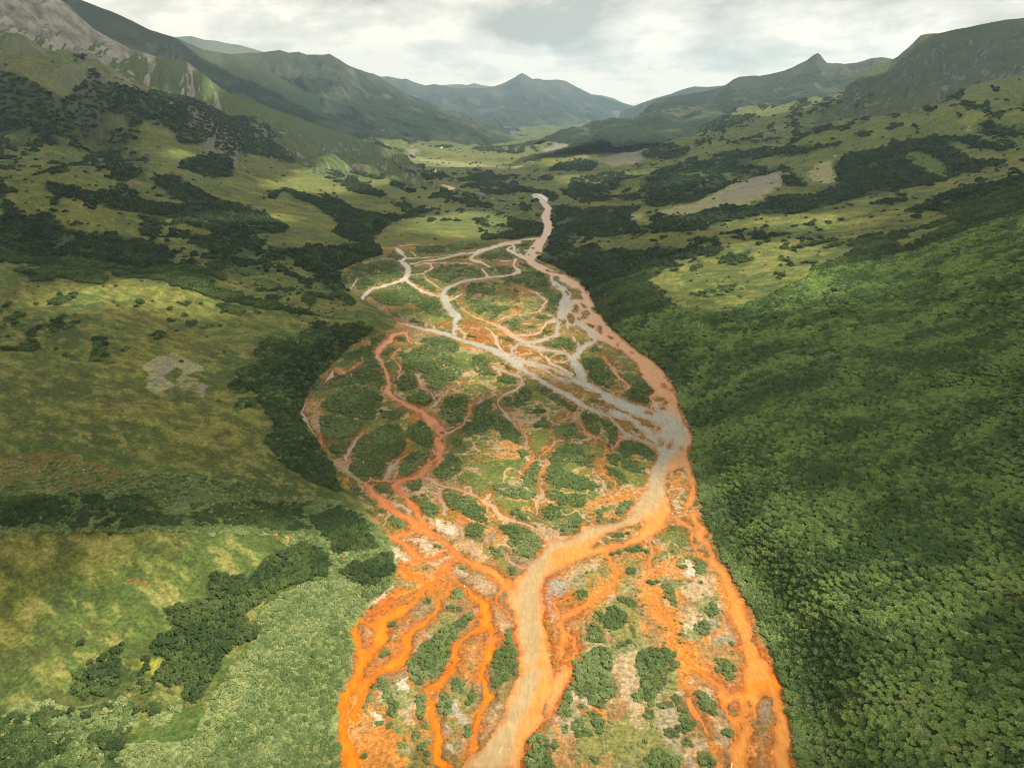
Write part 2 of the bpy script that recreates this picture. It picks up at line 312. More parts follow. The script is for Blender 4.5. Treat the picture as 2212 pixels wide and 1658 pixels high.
# willow / alder clumps on the bars: sheet, density, outline
CL = [
('7',1,'1000 430 1100 330 1200 250 1400 130 1480 110 1450 200 1350 290 1300 400 1260 560 1200 640 1200 700 1080 720 1000 780 920 760 880 640 880 520'),
('7',1,'1810 270 1880 300 1900 420 1930 550 1915 680 1880 740 1780 760 1700 880 1650 800 1615 650 1650 540 1700 420 1790 380'),
('7',1,'1180 850 1240 860 1290 950 1270 1050 1200 1120 1150 1080 1150 950'),('7',.8,'580 710 650 740 700 870 770 970 740 1100 650 1080 680 1000 620 850'),
('7',.9,'960 870 1040 870 1050 970 1040 1090 1090 1180 1000 1200 940 1080 950 980'),('7',.8,'900 1220 990 1230 990 1300 890 1290'),('7',.9,'1430 1160 1490 1160 1490 1250 1420 1300 1410 1230'),
('7',.7,'1430 880 1490 780 1500 850 1460 990 1420 950'),('7',.9,'1200 30 1390 50 1380 110 1200 100'),('7',.6,'930 1350 1060 1340 1080 1480 1050 1600 900 1600 920 1450'),
('7',.45,'680 180 830 130 870 190 750 250 730 340 680 340'),('7',.9,'1900 1600 1940 1450 2060 1260 2110 1230 2200 1300 2250 1600'),('7',.6,'1280 740 1400 650 1420 760 1370 870 1300 820'),
('7',.5,'390 960 520 780 560 720 600 740 540 860 480 980 420 1040'),('7',.7,'620 480 720 480 700 560 630 530'),('7',.3,'560 1150 780 1120 760 1400 620 1500 560 1300'),('7',.4,'420 1400 600 1300 760 1580 420 1600'),
('8',1,'200 540 290 480 420 410 500 400 550 480 560 560 520 640 560 700 600 760 560 850 480 900 470 940 380 930 330 850 220 830 200 700 180 620'),
('8',1,'760 460 900 410 1050 400 1130 480 1140 560 1100 620 1040 640 1030 740 960 800 920 880 930 940 880 900 800 820 790 640 760 560'),
('8',1,'1470 500 1560 500 1640 570 1630 640 1570 700 1490 610'),('8',1,'1280 800 1340 780 1430 860 1470 920 1460 1000 1430 1020 1340 950'),
('8',1,'1070 830 1150 830 1210 900 1210 960 1260 1030 1260 1140 1180 1180 1150 1100 1160 980 1110 920'),('8',1,'380 80 450 70 490 130 480 190 400 180'),
('8',1,'330 200 400 200 460 260 500 360 440 370 310 350 340 270'),('8',.8,'500 60 570 30 640 90 700 150 650 220 560 270 460 200'),('8',.7,'680 170 760 230 770 340 730 330'),
('8',.9,'560 400 700 320 710 360 600 430'),('8',1,'1310 180 1370 150 1430 200 1400 310 1330 300 1290 240'),('8',.8,'1380 50 1460 10 1480 100 1420 160 1370 100'),
('8',1,'1120 270 1190 270 1190 320 1130 310'),('8',1,'750 820 820 820 820 890 750 890'),('8',.9,'340 970 460 990 470 1050 480 1150 430 1160 360 1080 340 1020'),
('8',.8,'60 960 90 850 150 730 190 740 180 900 180 1000 50 1020'),('8',.9,'180 1060 290 1040 330 1120 400 1190 350 1200 260 1200 190 1120'),
('8',1,'880 1330 950 1280 1050 1350 1150 1380 1160 1560 830 1560'),('8',.7,'1290 1320 1380 1310 1440 1420 1460 1560 1350 1560 1290 1380'),('8',.9,'960 890 1080 880 1100 940 970 960'),
('8',.8,'840 960 920 950 920 1040 830 1050'),('8',.9,'1010 1130 1140 1110 1150 1210 1050 1220'),('8',.8,'1530 1130 1630 1130 1640 1200 1560 1210'),('8',.9,'360 1380 430 1370 440 1440 380 1450'),
('8',.8,'1590 350 1640 370 1620 400'),('8',.7,'90 1090 160 1100 160 1180 100 1130'),('8',.7,'10 1210 60 1210 50 1340 10 1330'),('8',.9,'1160 1220 1260 1220 1260 1290 1170 1290'),
('8',.35,'230 900 330 940 300 1020 200 1010'),('8',.4,'500 950 570 960 560 1050 520 1040'),('8',.35,'640 1000 720 1020 700 1120 620 1100'),('8',.35,'860 130 1100 270 1050 290 900 200'),
('8',.35,'480 1240 560 1200 560 1330 480 1340'),
('6',1,'980 180 1090 160 1110 200 1060 280 1000 320 940 270'),('6',1,'870 340 930 320 970 350 900 370'),('6',.7,'760 250 800 240 820 290 820 340 770 370 760 320'),
('6',1,'880 620 1000 600 1030 650 960 670 890 680'),('6',.8,'1040 620 1150 590 1240 610 1230 650 1100 650 1040 660'),('6',1,'1680 700 1740 690 1810 750 1800 820 1730 850 1690 800'),
('6',1,'520 1050 580 1000 650 1020 650 1080 560 1110'),('6',1,'1380 960 1440 940 1500 1010 1510 1100 1520 1160 1460 1150 1400 1060'),('6',.8,'1230 930 1330 910 1360 940 1280 990'),
('6',1,'1430 390 1500 400 1490 450 1430 450'),('6',.9,'1460 340 1520 330 1520 370 1460 370'),('6',.4,'1410 620 1550 600 1560 650 1450 660'),('6',.7,'1010 830 1110 790 1140 830 1050 860'),
('6',.7,'950 1100 1060 1060 1140 1120 1130 1180 1040 1150'),('6',.9,'410 430 480 350 600 300 640 430 560 490 440 490'),('6',1,'230 240 300 200 420 220 420 320 330 350 280 330'),
('6',.9,'270 70 350 60 480 110 640 160 640 220 560 230 400 170 290 130'),('6',.8,'380 0 830 0 830 40 700 40 620 60 380 40'),('6',.8,'480 1160 550 1130 540 1180 480 1200'),
('6',.9,'1150 360 1220 335 1220 370 1150 380'),('6',.5,'850 520 1050 430 1150 400 1100 470 1000 520'),('6',.9,'1200 480 1260 480 1260 530 1200 530'),('6',.7,'1610 910 1680 910 1660 950 1610 940'),
('6',.6,'1540 780 1600 780 1600 820 1540 820'),('6',.5,'1800 1130 1900 1120 1910 1200 1800 1200'),
('5',1,'1720 390 1860 400 2000 430 2140 530 2150 600 2080 650 2070 710 1900 680 1830 600 1790 560 1830 510 1740 430'),
('5',1,'1180 60 1300 60 1450 90 1510 170 1600 280 1620 370 1560 370 1430 320 1280 240 1200 170'),('5',1,'960 200 1050 170 1150 220 1170 290 1080 310 980 270'),
('5',1,'1400 390 1520 370 1600 410 1550 500 1470 530 1410 480'),('5',1,'690 310 780 280 880 350 890 440 750 430 700 370'),('5',1,'560 10 700 20 740 80 700 130 600 90'),
('5',.9,'850 0 1010 0 980 60 890 80'),('5',1,'1830 270 1900 230 1990 290 2000 360 1880 350'),('5',1,'1000 1090 1090 1070 1080 1120 990 1130'),('5',.9,'1280 1010 1370 1000 1380 1100 1260 1080'),
('5',.9,'300 30 450 50 460 130 320 100'),('5',.7,'470 130 620 200 700 270 560 250'),('5',.6,'1330 770 1450 820 1560 860 1500 880 1380 830'),('5',.6,'1790 800 1880 800 1890 860 1820 880'),
('5',.5,'1640 600 1760 560 1790 700 1680 720'),('5',.6,'920 130 1020 80 1080 160 960 190'),('5',.5,'1060 520 1150 560 1200 600 1120 600'),
('3',1,'420 400 560 300 700 280 880 330 980 420 1000 500 900 560 900 650 780 660 600 620 420 550 290 500'),('3',1,'290 640 420 620 640 660 800 700 740 790 660 880 580 1000 500 1080 380 1000 330 850'),
('3',1,'1000 720 1150 700 1240 820 1250 960 1180 1060 1080 1110 900 1100 650 1060 640 950 740 850 860 790'),('3',.9,'620 1140 760 1090 1000 1120 1010 1200 960 1300 760 1280 620 1230'),
('3',.9,'1280 720 1450 670 1540 800 1570 930 1500 990 1320 900 1270 830'),('3',.9,'1270 1020 1500 990 1510 1080 1420 1200 1250 1290 1150 1270 1200 1150'),
('3',1,'1230 420 1400 340 1540 390 1520 480 1400 520 1290 480'),('3',.9,'470 130 700 50 900 60 1000 200 980 330 880 300 700 260 500 290 200 330 250 270'),
('3',.9,'960 550 1200 560 1180 660 1040 680 960 620'),('3',.9,'1120 200 1350 120 1370 260 1400 310 1240 340 1130 300'),('3',.9,'1210 0 1450 30 1560 150 1500 260 1440 200 1350 100 1200 120'),
('3',.85,'1560 20 1850 40 1860 200 1700 290 1560 350 1480 300 1440 180'),('3',.85,'1680 420 1850 360 1950 430 1900 600 1780 740 1660 650 1620 560'),
('3',.85,'1980 460 2200 400 2200 760 2000 820 1800 800 1940 660 1980 560'),('3',1,'1600 1070 1750 1030 1880 1120 1840 1220 1700 1330 1560 1280 1560 1180'),('3',1,'1250 1320 1400 1290 1430 1380 1300 1460 1250 1390'),
('3',1,'1650 1450 1850 1440 1980 1540 2040 1658 1760 1658 1650 1560'),('3',.9,'1740 900 1800 860 1950 1000 1830 1020'),('3',.8,'1320 1490 1520 1600 1600 1658 1400 1658'),
('4',1,'30 200 150 140 250 200 230 280 150 240 60 240'),('4',1,'210 370 350 290 430 350 410 420 280 520 230 500'),('4',1,'450 260 560 250 700 360 850 420 950 470 960 540 870 570 800 530 700 480 600 400 480 320'),
('4',.9,'430 560 500 510 580 540 560 590 450 590'),('4',.9,'440 690 560 640 650 700 600 750 460 750'),('4',.9,'690 740 850 700 940 760 850 840 760 870 680 800'),
('4',1,'990 570 1080 550 1170 600 1130 680 1180 760 1190 840 1100 820 1020 730 970 660'),('4',1,'1180 660 1260 640 1330 740 1390 790 1380 880 1330 960 1240 960 1270 880 1280 800 1200 720'),
('4',.9,'1300 590 1380 590 1430 660 1370 690'),('4',.9,'1530 750 1600 760 1610 820 1550 800'),('4',1,'1400 900 1560 870 1700 930 1800 1040 1820 1120 1740 1110 1560 1030 1440 1080 1390 1000'),
('4',.9,'740 940 900 920 1000 980 1000 1060 1120 1040 1140 1120 1080 1200 960 1160 860 1100 760 1200 620 1160 660 1040'),('4',.85,'600 1170 730 1180 840 1250 1000 1290 1120 1380 1100 1440 900 1420 700 1420 560 1340'),
('4',.8,'340 1180 480 1120 540 1170 500 1260 480 1400 360 1400 320 1300'),('4',1,'260 1000 370 980 390 1040 300 1080'),('4',.8,'1240 1040 1380 1040 1370 1180 1260 1120'),
('4',.8,'1400 1090 1560 1130 1720 1230 1700 1270 1560 1240 1420 1180'),('4',.6,'1220 1160 1400 1230 1560 1400 1440 1440 1350 1320'),('4',1,'580 1460 660 1430 690 1510 600 1530'),('4',1,'720 1530 820 1520 830 1600 740 1600'),
('4',.8,'880 1470 1000 1480 1020 1600 920 1600'),('4',.7,'0 1330 200 1380 330 1420 480 1480 460 1540 200 1520 0 1460'),('4',1,'1400 1570 1540 1570 1540 1640 1400 1680'),
('4',.9,'1000 30 1200 60 1330 150 1350 250 1280 330 1150 260 1010 150'),('4',.9,'1390 150 1650 190 1780 320 1760 420 1720 500 1560 470 1400 390 1380 350 1520 290 1440 200'),
('4',.8,'130 400 210 400 200 520 110 500'),('4',.7,'50 20 230 50 450 190 380 200 200 120 60 80'),('4',.8,'0 560 120 570 260 780 380 860 370 960 250 920 100 850 0 700'),
('2',.9,'640 1220 780 1240 870 1300 830 1400 780 1430 680 1350 500 1320 440 1280 520 1250'),('2',.9,'460 1350 600 1390 740 1420 730 1480 600 1470 500 1430'),
('2',.8,'980 1330 1040 1300 1130 1380 1120 1420 1000 1400'),('2',.8,'920 1450 1100 1430 1150 1540 1300 1640 960 1660 920 1560'),('2',.7,'0 500 200 490 450 500 540 600 560 680 700 760 700 800 640 900 600 960 450 900 540 820 460 740 300 680 100 600 0 580'),
('2',.5,'20 1050 300 1000 460 980 580 1030 450 1060 300 1180 100 1130 0 1080'),('2',.9,'310 1220 480 1140 600 1150 590 1200 480 1230 340 1240'),('2',.9,'460 1480 550 1490 560 1530 470 1530'),
('2',.9,'680 1520 780 1530 770 1590 700 1580'),('2',.9,'850 1270 930 1260 930 1310 880 1300'),('2',.6,'0 230 130 290 150 340 60 370 0 350'),('2',.7,'200 0 470 0 470 60 380 120 200 90 20 30'),
('2',.7,'200 400 330 420 450 480 300 470'),('2',.8,'190 190 330 180 300 220 200 220'),
('1',.8,'230 520 400 400 700 380 880 400 930 470 920 560 760 620 600 640 460 700 400 690 360 620 240 660'),('1',.9,'540 750 700 680 900 600 980 620 1120 740 1300 780 1340 880 1460 1000 1450 1020 1200 960 1000 840 900 880 700 860 600 800'),
('1',.8,'1010 570 1120 570 1180 620 1320 730 1250 740 1130 680 1020 600'),('1',.6,'1180 520 1300 420 1600 410 1760 480 1800 540 1500 570 1400 630 1250 570'),('1',.8,'1740 320 1900 290 2100 300 2140 360 1950 370 1780 360'),
('1',.6,'1900 420 2140 440 2160 490 1900 530 1870 480'),('1',.6,'1050 220 1300 200 1600 190 1850 180 1900 210 1700 250 1500 270 1200 320 1060 290'),('1',.7,'1080 400 1230 380 1640 350 1640 330 1500 330'),
('1',.8,'800 280 860 290 920 350 860 370 720 340'),('1',.8,'1440 640 1520 650 1500 720 1440 780 1400 720'),('1',.7,'1460 820 1540 830 1590 930 1500 900'),('1',.5,'1620 620 2200 600 2210 900 2050 940 1900 1030 1700 950 1600 850'),
('1',.9,'780 940 880 960 900 1010 800 980'),('1',.9,'1020 1020 1150 1060 1140 1110 1010 1060'),('1',.9,'600 800 700 800 800 870 640 830'),
('1',.9,'1130 1230 1350 1200 1550 1280 1500 1400 1300 1360 1100 1300'),('1',1,'1000 1350 1200 1320 1400 1400 1500 1500 1500 1640 1300 1640 1150 1560 960 1640 900 1540 940 1450'),
('1',.9,'1700 1420 1850 1460 1960 1560 1950 1640 1750 1640 1660 1540'),('1',.9,'560 1230 700 1200 680 1270 600 1330'),('1',.9,'680 1400 820 1310 870 1330 740 1430'),('1',.9,'850 1230 960 1220 960 1270 860 1270'),
('1',.9,'240 1420 500 1330 600 1320 600 1440 660 1540 700 1640 260 1640 470 1500 280 1520'),('1',.9,'870 1390 940 1380 950 1470 880 1470'),('1',.8,'1980 1100 2200 980 2210 1160 2100 1150'),('1',.8,'1970 1200 2100 1220 2210 1270 2190 1300 1990 1250'),
('1',.8,'1520 1170 1600 1200 1560 1220'),('1',.8,'1620 1190 1740 1220 1720 1250 1620 1230'),
]
# bare / stained ground on the bars: sheet, colour, outline   (o orange, d deep red-orange, g grey gravel, w white gravel, b beige gravel, n brown mud)
GP = [
('3','b','400 1120 560 1080 630 1120 600 1240 720 1330 820 1400 700 1390 560 1300 470 1230 380 1180'),('3','w','480 1500 600 1460 730 1540 740 1640 600 1600 520 1560'),
('3','o','490 1290 570 1330 600 1400 480 1480'),('3','d','300 850 340 900 340 1000 440 1080 380 1100 310 1060 290 950'),('3','b','180 640 260 570 340 580 270 640 280 760 320 830 240 780 170 700'),
('3','o','1370 240 1440 250 1540 360 1440 330 1390 290'),('3','o','1220 600 1330 560 1420 580 1360 680 1280 650'),('3','o','1220 830 1290 800 1280 980 1230 960'),('3','b','1090 220 1130 220 1130 340 1080 320'),
('3','w','1060 1200 1160 1100 1280 1010 1260 1100 1140 1240 1100 1300 1060 1290'),('3','w','1120 370 1220 390 1380 520 1300 500 1130 410'),('3','w','1080 1540 1200 1560 1320 1650 1220 1658 1100 1600'),('3','b','930 1430 1050 1530 980 1540 900 1470'),
('3','w','1160 1380 1220 1370 1290 1460 1280 1490 1180 1440'),('3','o','2080 1540 2211 1480 2211 1658 2120 1658'),('3','b','1870 1100 2100 1180 2200 1240 1950 1200'),('3','b','1450 970 1540 1000 1500 1010'),
('4','o','1160 940 1240 930 1250 1100 1160 1110'),('4','b','1040 690 1110 740 1100 790 1040 740'),('4','b','840 580 960 560 970 700 880 690'),('4','o','880 690 960 660 960 740'),('4','b','580 540 660 590 600 590'),
('4','o','1350 70 1450 80 1440 120 1360 120'),('4','b','0 900 120 900 200 1000 60 1000'),('4','b','1040 1580 1180 1540 1400 1440 1600 1400 1700 1420 1520 1560 1400 1600 1200 1658 1000 1658'),('4','o','1060 1580 1300 1480 1500 1450 1640 1420 1400 1560 1100 1640'),
('4','n','200 570 300 680 290 780 230 720'),('4','g','320 60 380 60 460 130 450 190'),('4','b','40 760 130 760 100 820 50 820'),
('5','w','1130 340 1320 400 1350 500 1260 500 1110 440'),('5','b','1110 450 1300 520 1480 550 1600 650 1700 770 1560 740 1350 620 1200 520'),('5','w','850 500 960 500 1090 570 1190 640 1120 665 960 590'),
('5','w','710 160 800 170 900 260 960 330 880 290 760 220'),('5','w','200 110 260 90 410 150 420 230 330 210 230 150'),('5','w','700 580 900 690 910 720 740 730 690 680'),('5','w','1020 720 1220 680 1240 710 1150 780'),
('5','w','1260 790 1340 790 1440 880 1530 920 1400 880 1290 830'),('5','b','1400 900 1600 880 1700 940 1690 1060 1560 1040 1420 940'),('5','o','770 730 930 700 980 780 800 780'),('5','d','760 780 850 780 980 870 900 940 830 910'),
('5','d','430 1200 560 1110 780 970 880 970 920 1040 800 1130 600 1230 500 1300'),('5','w','400 1170 560 1080 740 930 760 960 560 1120 440 1190'),('5','d','1100 900 1350 920 1360 960 1250 990 1120 980'),
('5','b','900 1130 1000 1090 1110 1100 1100 1180 980 1280 850 1260 870 1180'),('5','b','760 1420 840 1330 920 1300 840 1400 760 1470'),('5','g','1460 1150 1520 1150 1530 1220 1490 1230'),('5','d','1390 1400 1440 1320 1550 1180 1590 1160 1540 1330 1420 1430'),
('5','b','1640 1140 1750 1160 1850 1350 1780 1420 1660 1300'),('5','b','400 1380 530 1330 510 1440 420 1460'),('5','g','1560 520 1700 420 1700 560 1600 580'),('5','n','2000 400 2212 440 2212 520 2100 500 1980 460'),
('6','g','0 470 250 400 420 440 460 520 300 530 180 500'),('6','n','640 180 860 80 960 20 1180 60 1100 150 760 240 660 330 620 290'),('6','o','660 180 860 120 1180 60 1240 50 1120 150 840 190'),('6','n','660 330 930 230 980 320 860 360 700 380'),
('6','g','280 940 420 920 500 980 480 1030 390 1110 340 1180 280 1140 270 1000'),('6','b','400 870 540 740 820 690 860 740 740 820 560 900 480 900'),('6','d','360 830 260 900 240 980 260 1050 290 930 440 910 500 960 500 920'),
('6','n','920 680 1200 640 1220 700 1000 720 930 740'),('6','d','1170 540 1250 540 1240 590 1170 600'),('6','d','1280 600 1400 590 1380 640 1290 650'),('6','n','450 1230 580 1200 720 1250 620 1340 480 1390'),
('6','g','810 1040 940 990 920 1060 820 1120'),('6','w','1580 740 1660 760 1740 860 1700 900 1560 900'),('6','b','1560 1000 1680 960 1860 860 1920 920 1900 1040 1720 1100 1560 1090'),('6','o','1310 740 1480 720 1560 860 1540 920 1300 880'),
('6','d','240 960 300 1200 330 1600 290 1600 268 1200'),('6','g','340 1180 400 1340 400 1440 340 1400'),('6','n','1435 50 1580 60 1600 180 1560 220 1440 180'),('6','o','1420 -20 1660 -20 1640 50 1430 60'),('6','d','1440 200 1480 290 1660 370 1650 330 1500 250'),
('6','d','1920 790 2010 770 2030 880 1980 870'),
('4','n','1930 1450 2100 1430 2100 1560 1980 1600 1930 1540'),('4','o','1920 1240 2140 1240 2140 1400 1930 1400'),('4','n','1940 1250 2060 1260 2040 1340 1940 1340'),
('7','o','400 1250 560 1180 640 1060 720 1130 700 1240 800 1300 760 1420 840 1500 800 1640 420 1640'),('7','w','480 1050 560 1020 620 1180 560 1200 500 1160'),('7','w','750 720 840 720 880 830 860 870 780 840'),('7','b','520 500 600 480 640 600 560 610'),
('7','d','1210 640 1270 480 1310 560 1270 700 1110 780 1130 740'),('7','d','820 620 870 600 870 700 930 820 890 830'),('7','n','1330 480 1540 380 1560 450 1500 640 1330 620'),('7','g','1150 1120 1300 1200 1300 1280 1200 1280'),
('7','g','1360 1080 1480 1030 1490 1100 1380 1200'),('7','w','1240 1350 1300 1330 1300 1420 1250 1480'),('7','g','1300 900 1400 950 1380 1150 1280 1080'),('7','n','1380 1200 1420 1260 1380 1370 1330 1180'),('7','b','1560 1020 1700 950 1800 990 1700 1170 1540 1380'),
('7','o','1640 1420 1900 1400 1500 1560 1380 1600 1400 1500'),('7','d','200 1600 240 1350 290 1380 300 1600'),('7','b','820 1000 940 950 940 1150 830 1140'),('7','g','1580 700 1620 700 1640 860 1600 840'),('7','o','700 360 860 380 860 450 720 470'),
('7','d','1110 830 1140 860 1090 950 1070 900'),('7','n','1130 830 1220 820 1150 920 1130 1050 1080 930'),
('8','d','1780 230 1860 300 1940 480 2010 650 1930 600 1800 400'),('8','o','1090 350 1330 360 1480 250 1580 150 1600 250 1400 400 1330 550 1200 500 1090 430'),('8','n','1340 360 1560 380 1660 480 1740 720 1600 780 1440 650 1330 520'),
('8','o','1130 500 1260 530 1260 700 1240 820 1130 790'),('8','n','1240 530 1400 640 1500 760 1500 850 1400 780 1290 760'),('8','n','1750 1240 1960 1110 1980 1300 2000 1560 1750 1560'),('8','g','1840 900 1920 870 1980 1010 1850 1060'),
('8','b','1160 1400 1270 1220 1390 1260 1380 1330 1260 1400'),('8','o','1270 980 1400 1100 1500 1330 1560 1560 1420 1560 1380 1260 1260 1060'),('8','b','700 900 880 880 860 960 760 1040 720 1000'),('8','b','560 460 780 430 740 540 760 800 640 880 600 740 520 650'),
('8','b','720 1060 830 1030 820 1160 720 1160'),('8','o','360 880 480 950 500 1100 420 1060 330 960'),('8','b','1430 1030 1560 1050 1580 1180 1650 1230 1560 1400 1440 1250'),('8','b','180 700 280 420 540 360 440 420 300 460 200 540'),
('8','n','0 1060 100 1100 200 1300 200 1560 0 1560'),('8','b','1250 30 1330 50 1310 200 1230 180'),
('1','b','850 1060 1180 1140 1240 1160 1100 1230 1000 1200 900 1100'),('1','b','470 790 560 820 900 1000 1240 1060 1240 1130 1100 1100 860 1050 700 950 460 840'),('1','o','1300 1000 1460 1060 1450 1140 1330 1130'),
('1','o','1520 1000 1740 1040 1900 1140 1940 1240 1880 1330 1700 1270 1600 1200 1560 1060'),('1','o','500 1210 640 1190 900 1170 900 1200 640 1220 520 1250'),('1','d','620 1190 900 1180 860 1220 680 1220'),('1','d','450 1300 540 1280 540 1310 460 1320'),
('1','o','600 1300 700 1290 700 1330 600 1320'),('1','b','240 680 370 690 400 740 340 740'),('1','b','370 740 460 760 420 800 370 780'),('1','o','930 810 1020 820 1030 880 1060 950 1160 980 1000 920'),('1','o','790 670 840 700 830 780 790 760'),
('1','o','660 250 740 260 780 360 700 320'),('1','o','430 395 600 372 700 370 600 390'),('1','o','890 210 1080 210 1000 260 900 250'),('1','d','2040 190 2200 160 2210 190 2060 220'),('1','o','1750 250 1850 240 1960 230 1900 260'),('1','n','1460 760 1540 740 1560 770 1470 800'),
('1','o','1490 640 1560 630 1610 680 1590 860 1550 860 1570 700'),('1','o','2000 700 2200 780 2211 1000 2100 900 2140 820'),('1','b','1060 480 1180 460 1120 500'),('1','n','930 360 1020 350 1200 350 1080 370 1000 380'),('1','o','1020 450 1060 420 1060 500 1010 500'),
('1','b','1330 460 1400 470 1340 490'),('1','o','560 540 620 560 600 580'),('1','b','1480 1310 1640 1330 1600 1370 1500 1340'),('1','b','1330 1430 1420 1430 1350 1480'),('1','o','1700 1330 1860 1420 1820 1420'),('1','d','2040 1360 2211 1290 2211 1340 2100 1400'),
('2','o','190 1200 300 1200 310 1250 220 1250'),('2','o','500 1120 620 1080 620 1130 520 1140'),('2','o','0 1260 120 1250 100 1380 0 1330'),('2','n','60 200 180 160 400 150 420 180 300 210 160 220'),('2','b','680 1150 800 1130 820 1200 700 1200'),
('2','o','150 1380 250 1310 440 1370 440 1420 300 1440 200 1400'),('2','o','1120 1400 1260 1440 1380 1560 1340 1620 1180 1500'),('2','d','1350 1270 1500 1380 1560 1460 1400 1360'),('2','o','1040 880 1120 980 1160 1080 1060 960'),('2','o','100 620 200 640 180 660'),
('2','o','240 780 300 770 260 820'),('2','n','460 490 640 540 640 580 560 560'),('2','g','1530 1430 1620 1450 1710 1520 1680 1530 1540 1460'),('2','d','580 490 700 540 700 560 600 520'),
]
# ---------------------------------------------------------------- survey of the slopes
# flats outline (river level)
FLOOD = parse('0', '''735 1900 735 1658 737 1560 758 1440 772 1340 800 1300 850 1265 856 1225 838 1150 800 1095 770 1065 735 1045 724 1005 700 960 668 930 655 900 662 850 700 805
 760 745 800 725 855 708 850 690 800 655 760 632 733 612 738 582 790 560 826 550 822 535 812 505 850 480 890 462 915 442 885 415 862 395 868 352 900 338
 1000 345 1100 352 1140 370 1100 385 1060 393 1080 408 1140 412 1175 418 1196 440 1200 470 1192 500 1186 530 1160 560 1200 576 1250 604 1272 630 1284 670 1320 712 1400 775 1455 822 1462 850 1498 940 1493 985 1506 1040
 1522 1120 1560 1205 1600 1275 1632 1330 1662 1400 1692 1480 1708 1560 1718 1658 1722 1900''', 2)
# spot heights: x y z (metres above the river) in survey units
SPOT = parse('0', '''
 400 1658 4  560 1658 3  560 1500 3  650 1400 3  700 1300 4  760 1240 5  700 1180 5  640 1130 6  200 1658 5  0 1658 6  250 1490 6  430 1360 7  600 1210 8  625 1172 9
 0 1520 9  0 1400 13  0 1300 17  0 1200 21  0 1113 25  200 1117 21  400 1146 16  550 1162 13  300 1300 13  200 1400 10  -300 1500 14  -300 1113 32
 0 1094 14  200 1095 11  400 1105 9  560 1115 7  -300 1094 20
 0 1060 16  200 1070 12  400 1085 9  600 1098 6  700 1080 5  0 950 20  -300 950 28  0 800 25  0 680 30  0 620 34  0 568 38  229 609 30  430 627 24  609 666 17  755 689 10  830 703 5
 400 800 17  600 800 13  640 745 12  560 930 12  500 1000 12  690 1070 6  300 900 18  300 750 22  500 700 17  200 680 28  650 700 14  -300 800 36 -300 560 54
 100 556 30  300 590 20 500 630 12  700 672 5
 735 600 4  600 590 12  400 560 22  200 530 32  0 500 42  0 440 62  300 440 48  500 480 26  700 520 12  808 540 3  -300 440 80
 780 645 2 700 640 6
 915 441 4  800 420 16  500 350 55  640 400 30  300 360 85  0 380 78  150 362 90  0 300 112  200 300 108 400 300 84 600 340 50 850 360 12  -300 330 120
 0 255 146  200 256 140  400 262 118  600 290 76  800 320 38
 1000 330 10 1100 330 16 1150 342 24 1000 300 32 1200 300 48 900 300 40 800 290 60 1000 280 52 1200 275 68 1100 268 78
 1540 1150 3  1640 1330 4  1720 1500 5  1745 1640 6  1850 1640 12  2000 1640 19  2212 1640 28  2500 1640 40
 1700 1400 8  1900 1400 18  2212 1400 31  2500 1400 44  1620 1200 7 1800 1200 18 2000 1200 27 2212 1150 38 2500 1150 54
 1560 1050 5 1700 1000 18 1900 1000 30 2212 1000 44  1560 900 9 1700 850 24 1900 850 37 2212 860 53 2500 860 72
 1500 800 8 1600 760 20 1800 720 38 2000 700 50 2212 700 63  1400 720 6 1500 690 18 1600 660 26 1800 620 42 2000 600 56 2212 580 76 2500 600 100
 1300 620 6 1400 620 15 1300 560 9 1400 540 19 1600 540 36 1800 520 48 2000 480 66 2212 450 88
 1240 520 8 1240 480 10 1400 470 30 1600 450 46 1800 430 62 2000 400 80 2212 372 100 2500 370 150
 1220 440 8 1300 440 16 1400 430 26 1600 400 52 1800 370 74 2000 340 92 2212 320 112
 1250 390 10 1400 370 26 1180 372 8 1600 340 62 1800 310 88 2000 290 112 2212 268 136
 1130 352 12 1300 330 34 1400 340 40 1300 300 50 1400 300 58 1300 280 64 1400 276 78 1330 262 96 1500 290 76 1600 275 100 1500 262 110
''', 3)
# higher points: x y distance
HIGH = parse('0', '''
 2212 180 1500  2100 194 1500  1921 250 1500  1813 262 1600  2500 140 1500
 2212 165 2300 2000 190 2400 1800 215 2600 1600 236 3000 2500 120 2300
 2212 215 1250 2050 240 1250
 -300 60 1650  0 80 1700  80 98 1700  154 116 1720  222 131 1730  272 173 1740  347 219 1750  430 240 1700
 0 120 1550  0 180 1480 150 180 1500 250 215 1520 0 220 1440
 0 80 2050  200 160 2100  420 235 2200  560 262 2400
 100 130 1620
''', 3)
